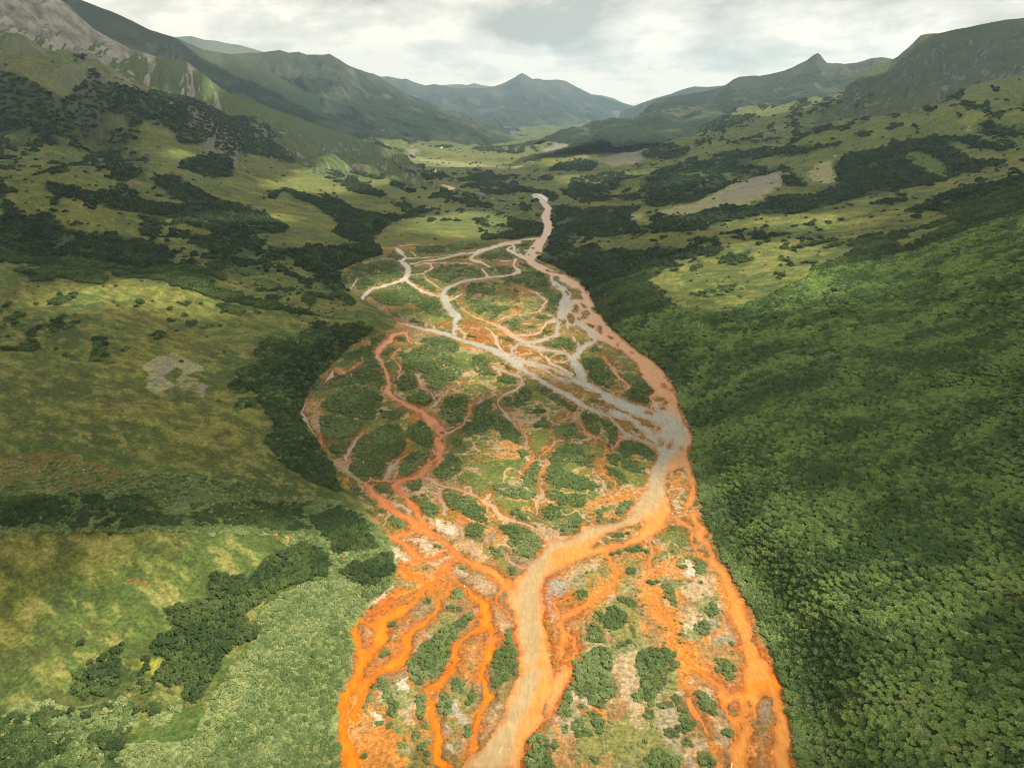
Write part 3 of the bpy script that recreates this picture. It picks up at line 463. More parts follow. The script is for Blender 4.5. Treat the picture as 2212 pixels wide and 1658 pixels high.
# vegetation and ground on the slopes: sheet, class, density, outline
#  k alder thicket, s sage willow thicket, l light green thicket, y yellow-green meadow, r grey scree, t tan bare ground, u russet
VP = [
('0','k',1,'1180 560 1300 545 1420 600 1500 720 1500 930 1440 850 1340 740 1270 640'),
('A','k',.9,'-400 380 0 430 130 450 250 520 380 590 500 500 620 510 760 510 870 560 970 620 1040 640 1350 730 1300 800 1250 870 1100 870 1050 800 900 720 800 760 760 690 660 690 600 740 560 800 480 760 380 820 250 830 100 800 -400 850'),
('A','k',.36,'-400 800 600 740 820 800 860 900 900 1010 850 1100 700 1040 560 990 400 880 0 900 -400 900'),
('A','k',.95,'900 560 1100 520 1240 600 1310 570 1420 570 1700 700 1900 800 2100 900 2300 1000 2300 1090 2100 1040 1900 1000 1700 970 1560 930 1400 950 1290 880 1320 800 1350 730 1040 640'),
('A','k',.95,'540 380 620 480 760 520 700 540 560 520 500 500 550 450'),('A','k',1,'440 340 510 340 500 375 450 370'),
('A','k',.95,'280 1095 460 1115 500 1150 700 1150 720 1180 1000 1230 1200 1270 1400 1330 1440 1370 1740 1370 1700 1400 1400 1420 1250 1390 1000 1310 700 1260 500 1210 380 1180 290 1150'),
('A','k',.9,'1090 980 1250 930 1390 940 1400 1060 1250 1070 1080 1010'),('A','k',.9,'900 1070 1100 1060 1160 1130 1300 1200 1600 1290 1740 1370 1440 1350 1200 1280 1050 1190'),
('A','k',.6,'-200 1380 100 1370 200 1300 330 1310 360 1390 700 1400 850 1450 1000 1480 1020 1620 600 1640 170 1570 -200 1530'),('A','k',.9,'430 1410 800 1440 1000 1490 980 1540 700 1500 450 1450'),
('A','k',.8,'-100 1300 150 1300 160 1340 60 1390 -100 1390'),('A','k',.8,'1620 1150 1750 1140 2000 1230 2212 1330 2300 1400 2212 1480 2000 1400 2080 1350 1900 1240 1700 1150 1660 1200 1620 1200'),
('A','k',.7,'1860 1480 2212 1500 2300 1609 1900 1620'),('A','k',.6,'1100 1410 1250 1420 1500 1420 1600 1500 1350 1500 1180 1460'),
('A','k',.35,'1000 1560 1500 1500 1860 1480 2000 1609 1300 1700 1050 1650'),
('A','k',.6,'1480 560 1560 590 1750 640 2212 780 2300 850 2212 820 2000 760 1800 700 1600 640'),('A','k',.9,'1050 390 1180 480 1300 540 1240 500 1120 380'),
('A','k',.7,'1180 400 1420 400 1700 470 1900 560 2212 590 2300 730 1900 700 1500 520'),
('A','k',.7,'1600 730 1720 730 1760 780 1650 800 1590 760'),('A','k',.12,'0 880 800 980 1000 1200 1600 1250 1600 1609 0 1609'),
('E','k',.95,'160 60 300 50 500 90 640 170 620 200 350 160 220 110'),('E','k',.85,'90 110 300 140 330 190 200 190'),('E','k',.85,'500 -40 900 20 1100 110 1300 180 1280 200 1000 180 640 100'),('E','k',.75,'640 60 900 100 1100 160 1300 230 1500 290 1900 380 2120 420 1900 400 1600 350 1300 300 1000 190 700 160'),
('E','k',.2,'1100 -50 1900 0 2100 200 2212 330 2100 380 1600 300 1300 170'),('E','k',.95,'1720 0 2300 -40 2300 90 2050 120 2060 250 1980 230 1850 120'),
('E','k',1,'1580 570 1640 540 1850 530 1950 480 2110 450 2240 470 2180 560 2050 640 1990 720 1850 850 1810 980 1840 1080 1960 1250 2030 1390 2010 1450 1900 1400 1700 1270 1620 1170 1650 1050 1620 950 1540 860 1440 740 1560 680 1540 620'),
('E','k',.9,'1420 900 1510 890 1530 950 1430 960'),('E','k',.9,'1510 830 1600 830 1610 890 1530 890'),('E','k',.9,'1430 810 1475 810 1475 860 1430 860'),('E','k',.4,'1100 840 1230 920 1180 930 1050 860'),
('E','k',.05,'0 200 2100 400 1600 600 1500 900 900 700 0 600'),('E','k',.6,'1900 430 2000 450 1900 500 1800 520'),
('E','s',.9,'-300 1480 400 1470 900 1500 1500 1490 2000 1520 2200 1600 2200 1700 0 1700 -300 1640'),('E','k',.40,'-300 1480 300 1500 800 1480 1100 1540 1500 1510 2000 1550 2200 1600 2200 1700 -300 1640'),('E','s',.35,'0 1250 600 1300 1500 1400 1700 1500 0 1480'),('E','k',.7,'-200 1480 340 1520 340 1600 -200 1640'),
('E','u',1,'0 1260 300 1200 700 1300 900 1400 500 1460 0 1430'),('E','l',.3,'0 1100 500 1150 800 1340 500 1480 0 1480'),
('E','t',.85,'960 640 1050 615 1110 650 1060 720 1010 760 1040 830 980 880 930 860 870 830 900 740 820 690'),('E','t',.8,'1080 650 1200 680 1260 740 1200 730 1130 760 1080 720'),('E','t',.75,'1050 780 1130 740 1230 810 1250 890 1160 850 1090 840'),('E','r',1,'1040 640 1060 690 1000 760 970 830 930 780 980 700'),('E','r',1,'1170 790 1250 810 1240 880 1200 860'),
('G','s',1,'-200 20 230 0 900 20 1650 0 1760 120 1700 200 1300 200 1000 170 840 170 720 130 640 90 380 105 260 90 150 60 -200 110'),
('G','s',1,'1690 100 2212 120 2450 200 2350 450 2200 650 2100 800 2170 950 2060 1150 2030 1400 2050 1609 2000 1900 700 1900 740 1450 1150 1440 1300 1200 1400 1000 1520 900 1560 720 1700 560 2000 450 1950 330 1750 270'),
('G','l',.5,'600 1900 740 1450 840 1340 1240 1210 1400 1000 1560 900 1500 1200 1300 1500 1200 1900'),
('G','k',1,'1270 490 1330 440 1390 460 1500 450 1600 350 1730 290 1850 260 2000 330 1980 450 1800 500 1620 560 1540 640 1450 700 1550 760 1540 830 1400 850 1330 960 1250 1080 1210 1190 1130 1190 1150 1090 1030 1090 960 1080 930 1020 1000 950 900 900 990 800 1040 760 1000 640 1080 620 1260 610'),
('G','k',1,'460 1060 620 960 700 980 740 1060 650 1180 500 1150'),('G','k',.9,'1840 100 2080 40 2200 130 2250 300 2020 310 1950 200'),('G','k',.9,'2100 380 2360 320 2400 420 2180 520 2060 440'),
('G','s',.9,'0 1310 130 1220 300 1200 430 1250 560 1220 780 1190 860 1260 840 1340 720 1390 740 1450 650 1490 600 1900 -400 1900 -400 1300'),('G','k',.42,'0 1310 200 1260 430 1250 780 1190 860 1260 740 1450 600 1900 -400 1900 -400 1350'),('G','k',.8,'580 1420 730 1400 740 1470 650 1480 580 1460'),('G','k',.6,'230 1240 430 1260 440 1320 300 1330'),
('G','k',.9,'850 1090 920 1080 930 1140 860 1150'),('G','k',.9,'910 1220 980 1210 980 1290 910 1290'),('G','s',.9,'920 1290 1040 1280 1010 1340 920 1350'),('G','s',.9,'1040 1220 1110 1220 1110 1270 1050 1270'),
('G','k',.25,'400 850 1000 850 960 1050 700 1200 400 1150'),('G','u',1,'760 450 900 470 900 510 780 490'),('G','y',1,'700 950 960 940 1080 1040 950 1050 760 1000'),('G','y',1,'1540 580 1600 600 1560 640 1530 620'),
('G','o',1,'660 20 810 30 810 42 680 40'),('G','o',1,'1660 100 1690 130 1700 210 1670 200'),('G','o',1,'1990 320 2060 340 2212 350 2330 380 2300 400 2140 375 2000 345'),('G','o',1,'1730 210 1780 230 1740 240'),
('B','k',.95,'-60 730 0 740 200 800 350 900 400 1000 260 1060 0 1000 -60 980'),('B','k',.9,'-60 1180 0 1190 150 1270 250 1290 420 1300 540 1240 560 1260 500 1310 350 1340 230 1440 240 1480 200 1480 50 1400 0 1300 -60 1290'),
('B','k',.95,'-60 1490 0 1500 230 1490 290 1560 300 1620 -60 1620'),('B','k',.6,'-60 1000 180 1100 400 1230 500 1250 430 1265 300 1200 100 1150 -60 1060'),('B','k',.6,'360 1080 440 1090 430 1150 350 1120'),
('B','k',.25,'340 990 700 1010 1000 1040 620 1090 360 1060'),('B','k',.3,'640 1180 1020 1150 1240 1230 1290 1330 1000 1330 900 1270 700 1240'),('B','k',.08,'400 1110 1100 1100 1250 1240 1280 1400 1000 1420 400 1300'),
('B','k',.7,'1050 1350 1260 1340 1270 1380 1100 1400'),('B','k',.8,'900 1420 1250 1370 1260 1420 1130 1440 900 1440'),('B','k',.8,'920 1100 1200 1140 1350 1170 1350 1220 1310 1220 1180 1160 1000 1140'),
('B','k',.85,'1330 1240 1500 1250 1850 1250 1780 1310 1840 1370 2260 1330 2260 1390 1700 1420 1500 1430 1400 1470 1560 1490 1850 1490 1800 1560 1860 1609 2260 1590 2260 1720 1300 1720 1220 1540 1280 1480 1330 1380 1310 1300'),
('B','k',.3,'1150 850 1450 860 1550 820 1700 830 1800 870 1500 920 1250 930'),('B','k',.9,'1850 930 1990 870 2150 890 2100 950 1900 960'),('B','k',.9,'1600 790 1800 740 1980 690 1960 730 1850 800'),
('B','k',.95,'1300 1010 1500 960 1590 990 1560 1030 1300 1030'),('B','k',.35,'1440 1070 1900 1020 2260 990 2260 1100 1700 1150 1440 1180'),('B','k',.35,'1350 1150 1700 1160 2212 1120 2212 1200 1500 1220'),
('B','k',.5,'1440 740 1700 670 1960 690 1600 790'),('B','k',.9,'500 800 720 790 560 780'),('B','k',.9,'0 600 200 640 450 690 650 700 900 760 1100 740 1340 750 1100 770 700 790 400 750 200 720 0 690'),('B','k',.6,'600 630 900 640 1100 640 1300 740 1000 770 700 700'),
('B','k',.5,'240 760 480 800 500 880 400 830'),('B','k',.35,'500 860 1150 870 1150 930 700 900'),('B','k',.5,'0 700 120 760 250 800 380 880 300 830 100 760 0 730'),('B','k',.4,'600 1060 1300 1060 1320 1090 700 1100'),
('B','r',1,'1580 960 1700 930 1840 900 1860 970 1800 980 1600 975'),('B','r',1,'1260 910 1340 860 1440 870 1420 900 1300 930'),('B','t',1,'1060 1020 1120 980 1200 940 1260 945 1180 960 1100 1020'),('B','t',.8,'1600 980 1850 930 1860 980 1700 1010'),
('B','u',1,'1480 1230 1600 1200 1860 1170 1830 1200 1600 1225'),('B','W',1,'1190 1165 1260 1170 1310 1210 1290 1220 1240 1195'),('B','W',1,'945 850 970 842 980 858 960 862'),('B','W',1,'635 890 680 885 650 898'),('B','T',1,'610 1020 625 1018 625 1048 610 1048'),('B','T',1,'620 1105 700 1120 745 1135 700 1155 680 1150 700 1135 650 1118'),
('B','b',1,'400 920 560 960 1050 1010 1060 1025 700 1000 480 960'),('B','b',1,'0 730 150 800 400 910 380 920 160 820 0 750'),
('B','t',1,'1790 1300 1860 1280 1870 1330 1800 1330'),('B','t',.9,'1370 995 1430 1000 1420 1020 1370 1015'),
('D','k',.95,'-60 790 0 790 230 730 500 690 600 690 540 740 350 790 0 800'),('D','k',.8,'-60 880 180 880 200 910 120 960 -60 950'),
('D','k',.98,'1370 890 1500 850 1700 830 1900 820 2060 880 2060 910 1950 900 1800 850 1740 870 1850 930 1900 970 2100 970 2080 1000 1950 1030 1850 1080 1750 1080 1760 1010 1680 950 1560 910 1500 930 1550 1000 1740 1090 1600 1130 1300 1200 1100 1230 900 1280 700 1300 500 1320 200 1390 0 1400 -60 1290 200 1300 400 1240 600 1250 700 1180 950 1180 1090 1130 1080 1000 1150 920 1280 910'),
('D','k',.9,'300 940 500 910 700 900 850 890 1140 860 1000 900 850 940 500 960'),('D','k',.6,'200 960 600 960 600 1010 800 1010 760 1030 500 1090 250 1200 0 1250 -60 1240 -60 1060'),('D','k',.8,'560 850 780 820 800 830 600 870'),
('D','k',.85,'760 1000 880 1090 900 1120 800 1130 750 1080'),('D','k',.9,'1900 740 2000 750 2212 800 2300 850 2212 820 2000 770'),('D','k',.3,'1900 740 2300 740 2300 960 1950 900'),('D','k',.6,'840 770 1100 770 1300 710 1330 700 1150 780 900 790'),
('D','k',.4,'830 600 1400 570 1500 660 1000 700'),('D','k',.5,'1080 650 1150 640 1150 670 1080 680'),('D','k',.5,'400 860 560 830 560 850 430 890'),
('D','k',.97,'1840 1200 2100 1100 2400 1020 2400 1700 1600 1700 1300 1560 1500 1500 1700 1390 1830 1340 1700 1290 1840 1250'),('D','k',.3,'1150 1390 1700 1290 1840 1330 1700 1380 1500 1400'),
('D','k',.72,'400 1500 550 1440 800 1400 1000 1370 1200 1300 1500 1280 1700 1180 1850 1130 2212 1070 1900 1200 1700 1290 1300 1370 1500 1400 1400 1500 1250 1560 1000 1500 900 1530 600 1480'),
('D','k',.3,'-60 1440 400 1390 980 1300 1000 1350 500 1430 200 1480 -60 1500'),('D','k',.8,'-60 1530 200 1500 400 1500 300 1540 0 1580'),('D','k',.12,'0 1380 2212 980 2212 1400 1000 1600 0 1600'),('D','k',.04,'0 500 2300 500 2300 900 0 900'),
('D','l',.9,'1510 920 1680 960 1760 1020 1740 1060 1600 1010'),('D','r',1,'360 1200 500 1100 700 1035 790 1050 740 1110 600 1170 400 1230'),('D','t',1,'250 1200 500 1090 800 1040 740 1120 640 1200 500 1270 400 1250 150 1290'),('D','t',.9,'910 1060 960 990 1050 970 1080 1040 1060 1100 980 1110'),
('D','t',.9,'0 1270 250 1220 300 1280 100 1320'),('D','t',.8,'1060 930 1150 930 1100 960'),('D','r',.9,'700 530 790 500 800 550 720 545'),('D','r',.9,'1110 530 1200 490 1260 520 1200 560'),('D','t',.9,'1880 750 1900 750 1890 790 1870 790'),('D','t',.9,'1700 860 1840 910 1830 920 1720 870'),
('F','k',1,'-200 150 120 170 160 220 40 320 150 370 400 330 560 260 760 200 1000 120 1100 30 1300 20 1500 -20 2500 -100 2500 1700 -200 1700'),('F','k',.9,'-200 -60 80 -20 120 180 -200 170'),('F','k',.1,'0 0 1100 -40 1100 100 500 260 40 380'),
('F','s',.5,'500 600 800 550 1000 550 1300 500 1500 700 1500 900 1000 960 600 1000 400 1050 500 800'),('F','l',.7,'600 250 1000 150 1700 60 1900 300 1400 380 900 400 300 370'),('F','l',.6,'1000 950 1500 850 2212 800 2212 1000 1500 1060 1000 1020'),('F','s',.6,'1900 1150 2300 1100 2300 1609 1900 1400'),
('F','u',1,'1400 1080 1560 1040 1750 1035 1700 1060 1450 1090'),('F','u',1,'340 620 440 540 560 570 500 620 380 660'),('F','u',1,'580 960 720 940 700 980 600 980'),
('H','k',1,'200 -60 2600 -60 2600 2000 840 2000 830 1609 800 1300 720 1000 600 750 500 600 430 400 340 250 250 0'),('H','s',.5,'250 0 330 180 450 420 560 640 640 800 560 620 470 420 380 300 300 100'),('H','s',.7,'840 1400 920 1500 900 2000 830 2000'),
('H','l',.6,'900 550 1400 600 1700 700 1500 1000 1600 1300 1200 1250 1000 900'),('H','y',1,'1750 1050 1830 1060 1820 1110 1750 1110'),('H','y',.8,'1680 1100 1720 1100 1700 1130'),('H','y',.8,'1150 460 1220 480 1180 500'),('H','u',.8,'2080 520 2212 530 2212 600 2100 580'),
]
def poly_in(px, py, V):
    """boolean: points (any shape) inside polygon V"""
    x = px.ravel(); y = py.ravel()
    out = np.zeros(x.size, bool)
    sel = np.nonzero((x >= V[:, 0].min()) & (x <= V[:, 0].max()) & (y >= V[:, 1].min()) & (y <= V[:, 1].max()))[0]
    if sel.size:
        xs, ys = x[sel], y[sel]; c = np.zeros(sel.size, bool)
        n = len(V)
        for i in range(n):
            x1, y1 = V[i, :2]; x2, y2 = V[(i + 1) % n, :2]
            if y1 == y2: continue
            k = (ys > y1) != (ys > y2)
            c ^= k & (xs < (x2 - x1) * (ys - y1) / (y2 - y1) + x1)
        out[sel] = c
    return out.reshape(px.shape)
def seg_dist(x, y, x1, y1, x2, y2):
    vx, vy = x2 - x1, y2 - y1; L = vx * vx + vy * vy + 1e-9
    t = np.clip(((x - x1) * vx + (y - y1) * vy) / L, 0, 1)
    return np.hypot(x - x1 - t * vx, y - y1 - t * vy), t
# ---------------------------------------------------------------- terrain height: fitted through the spot heights
def build_rbf():
    P = []
    for px, py, z in SPOT:
        x, y, zz = at_z(px, py, z)
        if 0 < y < 9000: P.append((x, y, z))
    for px, py, yy in HIGH:
        x, y, z = at_y(px, py, yy); P.append((x, y, z))
    for y in (60, 90, 120, 160, 200, 260, 330, 420, 520):   # river flats and hidden hollows
        P.append((0, y, 1.0))
    for x, y, z in ((60, 60, 5), (120, 60, 22), (200, 60, 40), (-60, 60, 4), (-140, 60, 8), (-260, 60, 20), (0, -60, 1), (150, -60, 25), (-150, -60, 10),
                    (-250, 610, 22), (-130, 600, 12), (-420, 660, 34), (-60, 580, 5), (0, 700, 2), (-60, 1000, 3), (20, 1300, 3), (-700, 1200, 70),
                    (900, 1850, 120), (1500, 1900, 190), (-1100, 1850, 170), (-700, 2300, 60), (-300, 2600, 20), (0, 2500, 15), (0, 4000, 30), (0, 9000, 130),
                    (3000, 9000, 300), (-4000, 9000, 300), (0, 16000, 300), (6000, 16000, 300), (-6000, 16000, 300), (-900, 4000, 110), (1500, 4500, 130), (3000, 4500, 260), (-2500, 4000, 300)):
        P.append((x, y, z))
    P = np.array(P)
    u = P[:, 0] / (P[:, 1] + 150) * 2.2; v = np.log(P[:, 1] + 150); w = P[:, 2] / (P[:, 1] + 200)
    def phi(d2): return np.sqrt(d2 + 0.0009)
    n = len(P)
    A = np.zeros((n + 3, n + 3)); A[:n, :n] = phi((u[:, None] - u) ** 2 + (v[:, None] - v) ** 2) + np.eye(n) * 0.002 * -1
    A[:n, n] = 1; A[:n, n + 1] = u; A[:n, n + 2] = v; A[n:, :n] = A[:n, n:].T
    c = np.linalg.lstsq(A, np.r_[w, 0, 0, 0], rcond=None)[0]
    gu = np.linspace(-4.2, 4.2, 420); gv = np.linspace(math.log(50), math.log(20000), 420)
    U, V = np.meshgrid(gu, gv)
    W = c[n] + c[n + 1] * U + c[n + 2] * V
    for i in range(n): W += c[i] * phi((U - u[i]) ** 2 + (V - v[i]) ** 2)
    for _ in range(3):
        W[1:-1, 1:-1] = (W[1:-1, 1:-1] * 4 + W[:-2, 1:-1] + W[2:, 1:-1] + W[1:-1, :-2] + W[1:-1, 2:]) / 8
    return gu, gv, W
GU, GV, GW = build_rbf()
def bil(A, fi, fj):
    fi = np.clip(fi, 0, A.shape[0] - 1.001); fj = np.clip(fj, 0, A.shape[1] - 1.001)
    i = fi.astype(np.int64); j = fj.astype(np.int64); a = fi - i; b = fj - j
    return (A[i, j] * (1 - b) + A[i, j + 1] * b) * (1 - a) + (A[i + 1, j] * (1 - b) + A[i + 1, j + 1] * b) * a
def base_height(X, Y):
    Yc = np.maximum(Y, -60.0)
    u = X / (Yc + 150) * 2.2; v = np.log(Yc + 150)
    w = bil(GW, (v - GV[0]) / (GV[1] - GV[0]), (u - GU[0]) / (GU[1] - GU[0]))
    return np.maximum(w * (Yc + 200), 0.6)

FX, FY, _ = at_z(FLOOD[:, 0], FLOOD[:, 1], 0.0)
FW = np.stack([FX, FY], 1)
def flood_sd(X, Y):
    """signed distance (m) to the river flats: negative inside"""
    ins = poly_in(X, Y, FW)
    d = np.full(X.shape, 1e9)
    for i in range(len(FW) - 1):
        dd, _t = seg_dist(X, Y, *FW[i], *FW[i + 1]); np.minimum(d, dd, out=d)
    return np.where(ins, -d, d)

# ---------------------------------------------------------------- raster sheets of the survey (1 cell = 1 unit)
RX0, RY0, RX1, RY1 = -420, 0, 2632, 1950
GXs, GYs = np.meshgrid(np.arange(RX0, RX1), np.arange(RY0, RY1))
RS = GXs.shape
def sample(A, px, py):
    return bil(A, py - RY0, px - RX0)
def blur(A, r):
    k = 2 * r + 1
    for ax in (0, 1):
        P = np.pad(A, [(r + 1, r) if a == ax else (0, 0) for a in (0, 1)], mode='edge')
        c = np.cumsum(P, axis=ax, dtype=np.float64)
        A = ((c[k:] - c[:-k]) if ax == 0 else (c[:, k:] - c[:, :-k])) / k
    return A.astype(np.float32)
def fill(A, V, val, mode='max'):
    x0, x1 = int(max(V[:, 0].min() - 1, RX0)), int(min(V[:, 0].max() + 2, RX1)); y0, y1 = int(max(V[:, 1].min() - 1, RY0)), int(min(V[:, 1].max() + 2, RY1))
    if x1 <= x0 or y1 <= y0: return
    sl = (slice(y0 - RY0, y1 - RY0), slice(x0 - RX0, x1 - RX0))
    m = poly_in(GXs[sl].astype(float), GYs[sl].astype(float), V)
    if mode == 'max': A[sl] = np.where(m, np.maximum(A[sl], val), A[sl])
    else: A[sl] = np.where(m, val, A[sl])

COL = {'O': (.62, .192, .004), 'A': (.55, .222, .040), 'P': (.52, .240, .068), 'T': (.46, .335, .185), 'G': (.31, .295, .21), 'S': (.52, .172, .026), 'W': (.46, .39, .30), 'K': (.36, .270, .130)}
def sd_poly(A, V, m=40, sign=1):
    x0, x1 = int(max(V[:, 0].min() - m, RX0)), int(min(V[:, 0].max() + m, RX1)); y0, y1 = int(max(V[:, 1].min() - m, RY0)), int(min(V[:, 1].max() + m, RY1))
    if x1 <= x0 or y1 <= y0: return None
    sl = (slice(y0 - RY0, y1 - RY0), slice(x0 - RX0, x1 - RX0))
    gx = GXs[sl].astype(float); gy = GYs[sl].astype(float)
    d = np.full(gx.shape, 1e9)
    for i in range(len(V)):
        dd, _t = seg_dist(gx, gy, V[i, 0], V[i, 1], V[(i + 1) % len(V), 0], V[(i + 1) % len(V), 1]); np.minimum(d, dd, out=d)
    d = np.where(poly_in(gx, gy, V), -d, d)
    A[sl] = np.minimum(A[sl], d) if sign > 0 else np.maximum(A[sl], -d)
    return sl, d
def ell(sh, t):
    x0, y0, s = FR[sh]; cx, cy, rx, ry, a = [float(q) for q in t.split()]
    th = np.linspace(0, 2 * np.pi, 14, endpoint=False); k = 1 + 0.16 * np.sin(th * 2 + cx) + .1 * np.sin(th * 3 + cy)
    ex, ey = rx * np.cos(th) * k, ry * np.sin(th) * k
    return np.stack([x0 + (cx + ex * math.cos(a) - ey * math.sin(a)) * s, y0 + (cy + ex * math.sin(a) + ey * math.cos(a)) * s], 1)
SD = np.full(RS, 60.0)                       # signed distance to open water in survey units
CN = np.zeros(RS + (3,)); CDn = np.full(RS, 1e-6)
def add_col(sl, w, c):
    CN[sl] += w[..., None] * np.array(COL[c]); CDn[sl] += w
for sh, c, t in WP:
    V = parse(sh, t, 2); r = sd_poly(SD, V)
    add_col(r[0], np.where(r[1] < 14, 0.25, 0.0), c)
def stroke(V, c, water=True, k=0.62, gain=1.0):
    for i in range(len(V) - 1):
        x1, y1, w1 = V[i]; x2, y2, w2 = V[i + 1]; m = max(w1, w2) * 1.6 + 14
        bx0, bx1 = int(max(min(x1, x2) - m, RX0)), int(min(max(x1, x2) + m, RX1)); by0, by1 = int(max(min(y1, y2) - m, RY0)), int(min(max(y1, y2) + m, RY1))
        if bx1 <= bx0 or by1 <= by0: continue
        sl = (slice(by0 - RY0, by1 - RY0), slice(bx0 - RX0, bx1 - RX0))
        d, tt = seg_dist(GXs[sl].astype(float), GYs[sl].astype(float), x1, y1, x2, y2)
        w = w1 + (w2 - w1) * tt
        if water: SD[sl] = np.minimum(SD[sl], d - w / 2)
        add_col(sl, gain * np.exp(-(d / (k * w + 1.0)) ** 2), c)
for sh, c, t in WL: stroke(parse(sh, t, 3), c)
TINT = [  # plumes inside the wide channels
('6', 'K', 1.6, '1330 -60 150 1290 60 130 1240 170 110 1130 280 90 980 372 60 760 432 56 640 490 46 480 545 46 330 590 50 250 700 60 180 840 80 120 1000 100 100 1200 110 120 1400 110 150 1600 120'),
('7', 'K', 1.6, '1990 0 130 2030 300 110 2050 600 100 2010 800 110 1960 1000 110 1890 1150 130 1800 1300 140 1680 1460 160 1560 1620 180'),
('6', 'A', 2.2, '1400 250 60 1340 360 110 1200 460 80 1000 560 50 800 620 70 560 680 60 420 740 70 380 700 60'),('6', 'O', .5, '1380 330 50 1250 440 40'),
('7', 'A', 1.6, '1850 100 50 1880 300 40 1900 500 40 1960 650 50 2120 600 60 2160 400 60 2180 150 50'),('7','A',1.8,'2150 800 70 2080 1000 60 1950 1180 90 1900 1350 60'),
('4', 'G', 1.2, '1960 760 150 1960 900 130 1890 1050 100 1820 1170 70'),('4', 'A', 1.6, '2130 1000 60 2050 1080 60 1960 1180 60 1930 1300 40'),('4', 'A', 1.2, '1640 0 60 1750 150 60 1880 280 80 1960 420 60'),
('4', 'K', 1.4, '1900 1080 90 1840 1250 90 1800 1450 110 1750 1640 130'),('8','O',1.2,'1980 600 60 2000 760 50'),('8','O',.8,'1700 800 60 1900 760 60'),('2','A',1.0,'880 840 70 960 960 60 1100 1150 50 1300 1330 50 1550 1500 50'),
]
for sh, c, g, t in TINT: stroke(parse(sh, t, 3), c, False, 0.55, g)
for t in BP: sd_poly(SD, parse(t[0], t[1], 2), 12, -1)
for sh, t in BE: sd_poly(SD, ell(sh, t), 12, -1)
WCOL = CN / CDn[..., None]
for q in range(3): WCOL[..., q] = blur(WCOL[..., q], 3)

# ground cover sheets
GC = {'o': (.39, .150, .028), 'd': (.44, .105, .010), 'g': (.27, .24, .18), 'w': (.46, .39, .28), 'b': (.33, .235, .125), 'n': (.27, .145, .05)}
GKEY = 'odgwbn'
GM = np.zeros(RS, np.float32); GR = np.zeros(RS + (3,), np.float32)
for sh, c, t in GP:
    V = parse(sh, t, 2)
    fill(GM, V, 1.0)
    x = np.zeros(RS, np.float32) if False else None
    x0, x1 = int(max(V[:, 0].min(), RX0)), int(min(V[:, 0].max() + 1, RX1)); y0, y1 = int(max(V[:, 1].min(), RY0)), int(min(V[:, 1].max() + 1, RY1))
    if x1 <= x0 or y1 <= y0: continue
    sl = (slice(y0 - RY0, y1 - RY0), slice(x0 - RX0, x1 - RX0)); m = poly_in(GXs[sl].astype(float), GYs[sl].astype(float), V)
    GR[sl][m] = GC[c]
for q in range(3): GR[..., q] = blur(GR[..., q], 2)
GM = blur(GM, 2)
CLM = np.zeros(RS, np.float32)
for sh, dn, t in CL: fill(CLM, parse(sh, t, 2), dn)
CLM = blur(CLM, 1)
VM = {c: np.zeros(RS, np.float32) for c in 'kslyrtuobWT'}
def reach(V):                                   # areas that leave the frame go on beyond it
    V[:, 0] = np.where(V[:, 0] > 2235, 2645, np.where(V[:, 0] < -50, -425, V[:, 0])); return V
for sh, c, dn, t in VP: fill(VM[c], reach(parse(sh, t, 2)), dn)
for t in ('1395 606 1440 578 1560 558 1700 540 1830 515 1850 535 1790 580 1660 640 1570 672 1480 672 1440 645',
          '1222 519 1400 504 1560 492 1700 466 1830 432 2000 398 2212 346 2300 330 2300 356 2212 370 2060 408 1900 446 1760 480 1620 506 1480 522 1380 540 1240 534',
          '1560 530 1700 508 1860 470 2000 452 2060 470 1940 500 1780 520 1620 548'):      # open meadow on the right slope
    for c_ in 'ksl': fill(VM[c_], parse('0', t, 2), .06 if c_ == 'k' else 0.0, 'set')
for c in VM: VM[c] = blur(VM[c], 2)

# ---------------------------------------------------------------- grid with an even level of detail from near to far
def grid_rows():
    ys = [-120., -80., -40., 0., 30., 50., 65., 78.]
    a = R(56.5)
    y = 92.0
    while y < 13500:
        ys.append(y)
        D2 = y * ct + H * st
        step = 1.25 * (D2 * D2) / (FP * H)           # about half a picture element on the flats
        y += min(step, 0.0042 * y) if y > 620 else step
    return np.array(ys)
ROWS = grid_rows()
COLS = np.r_[-2.2, -1.9, -1.6, -1.4, -1.25, -1.1, -1.0, -.94, -.88, -.84, -.81, -.78, np.linspace(-.76, .76, 1400), .78, .81, .84, .88, .94, 1.0, 1.1, 1.25, 1.4, 1.6, 1.9, 2.2]
def xy_grid():
    Y = np.repeat(ROWS[:, None], len(COLS), 1); X = COLS[None, :] * (np.maximum(Y, 40) * ct + H * st)
    return X, Y
TX, TY = xy_grid()
print('grid', TX.shape)

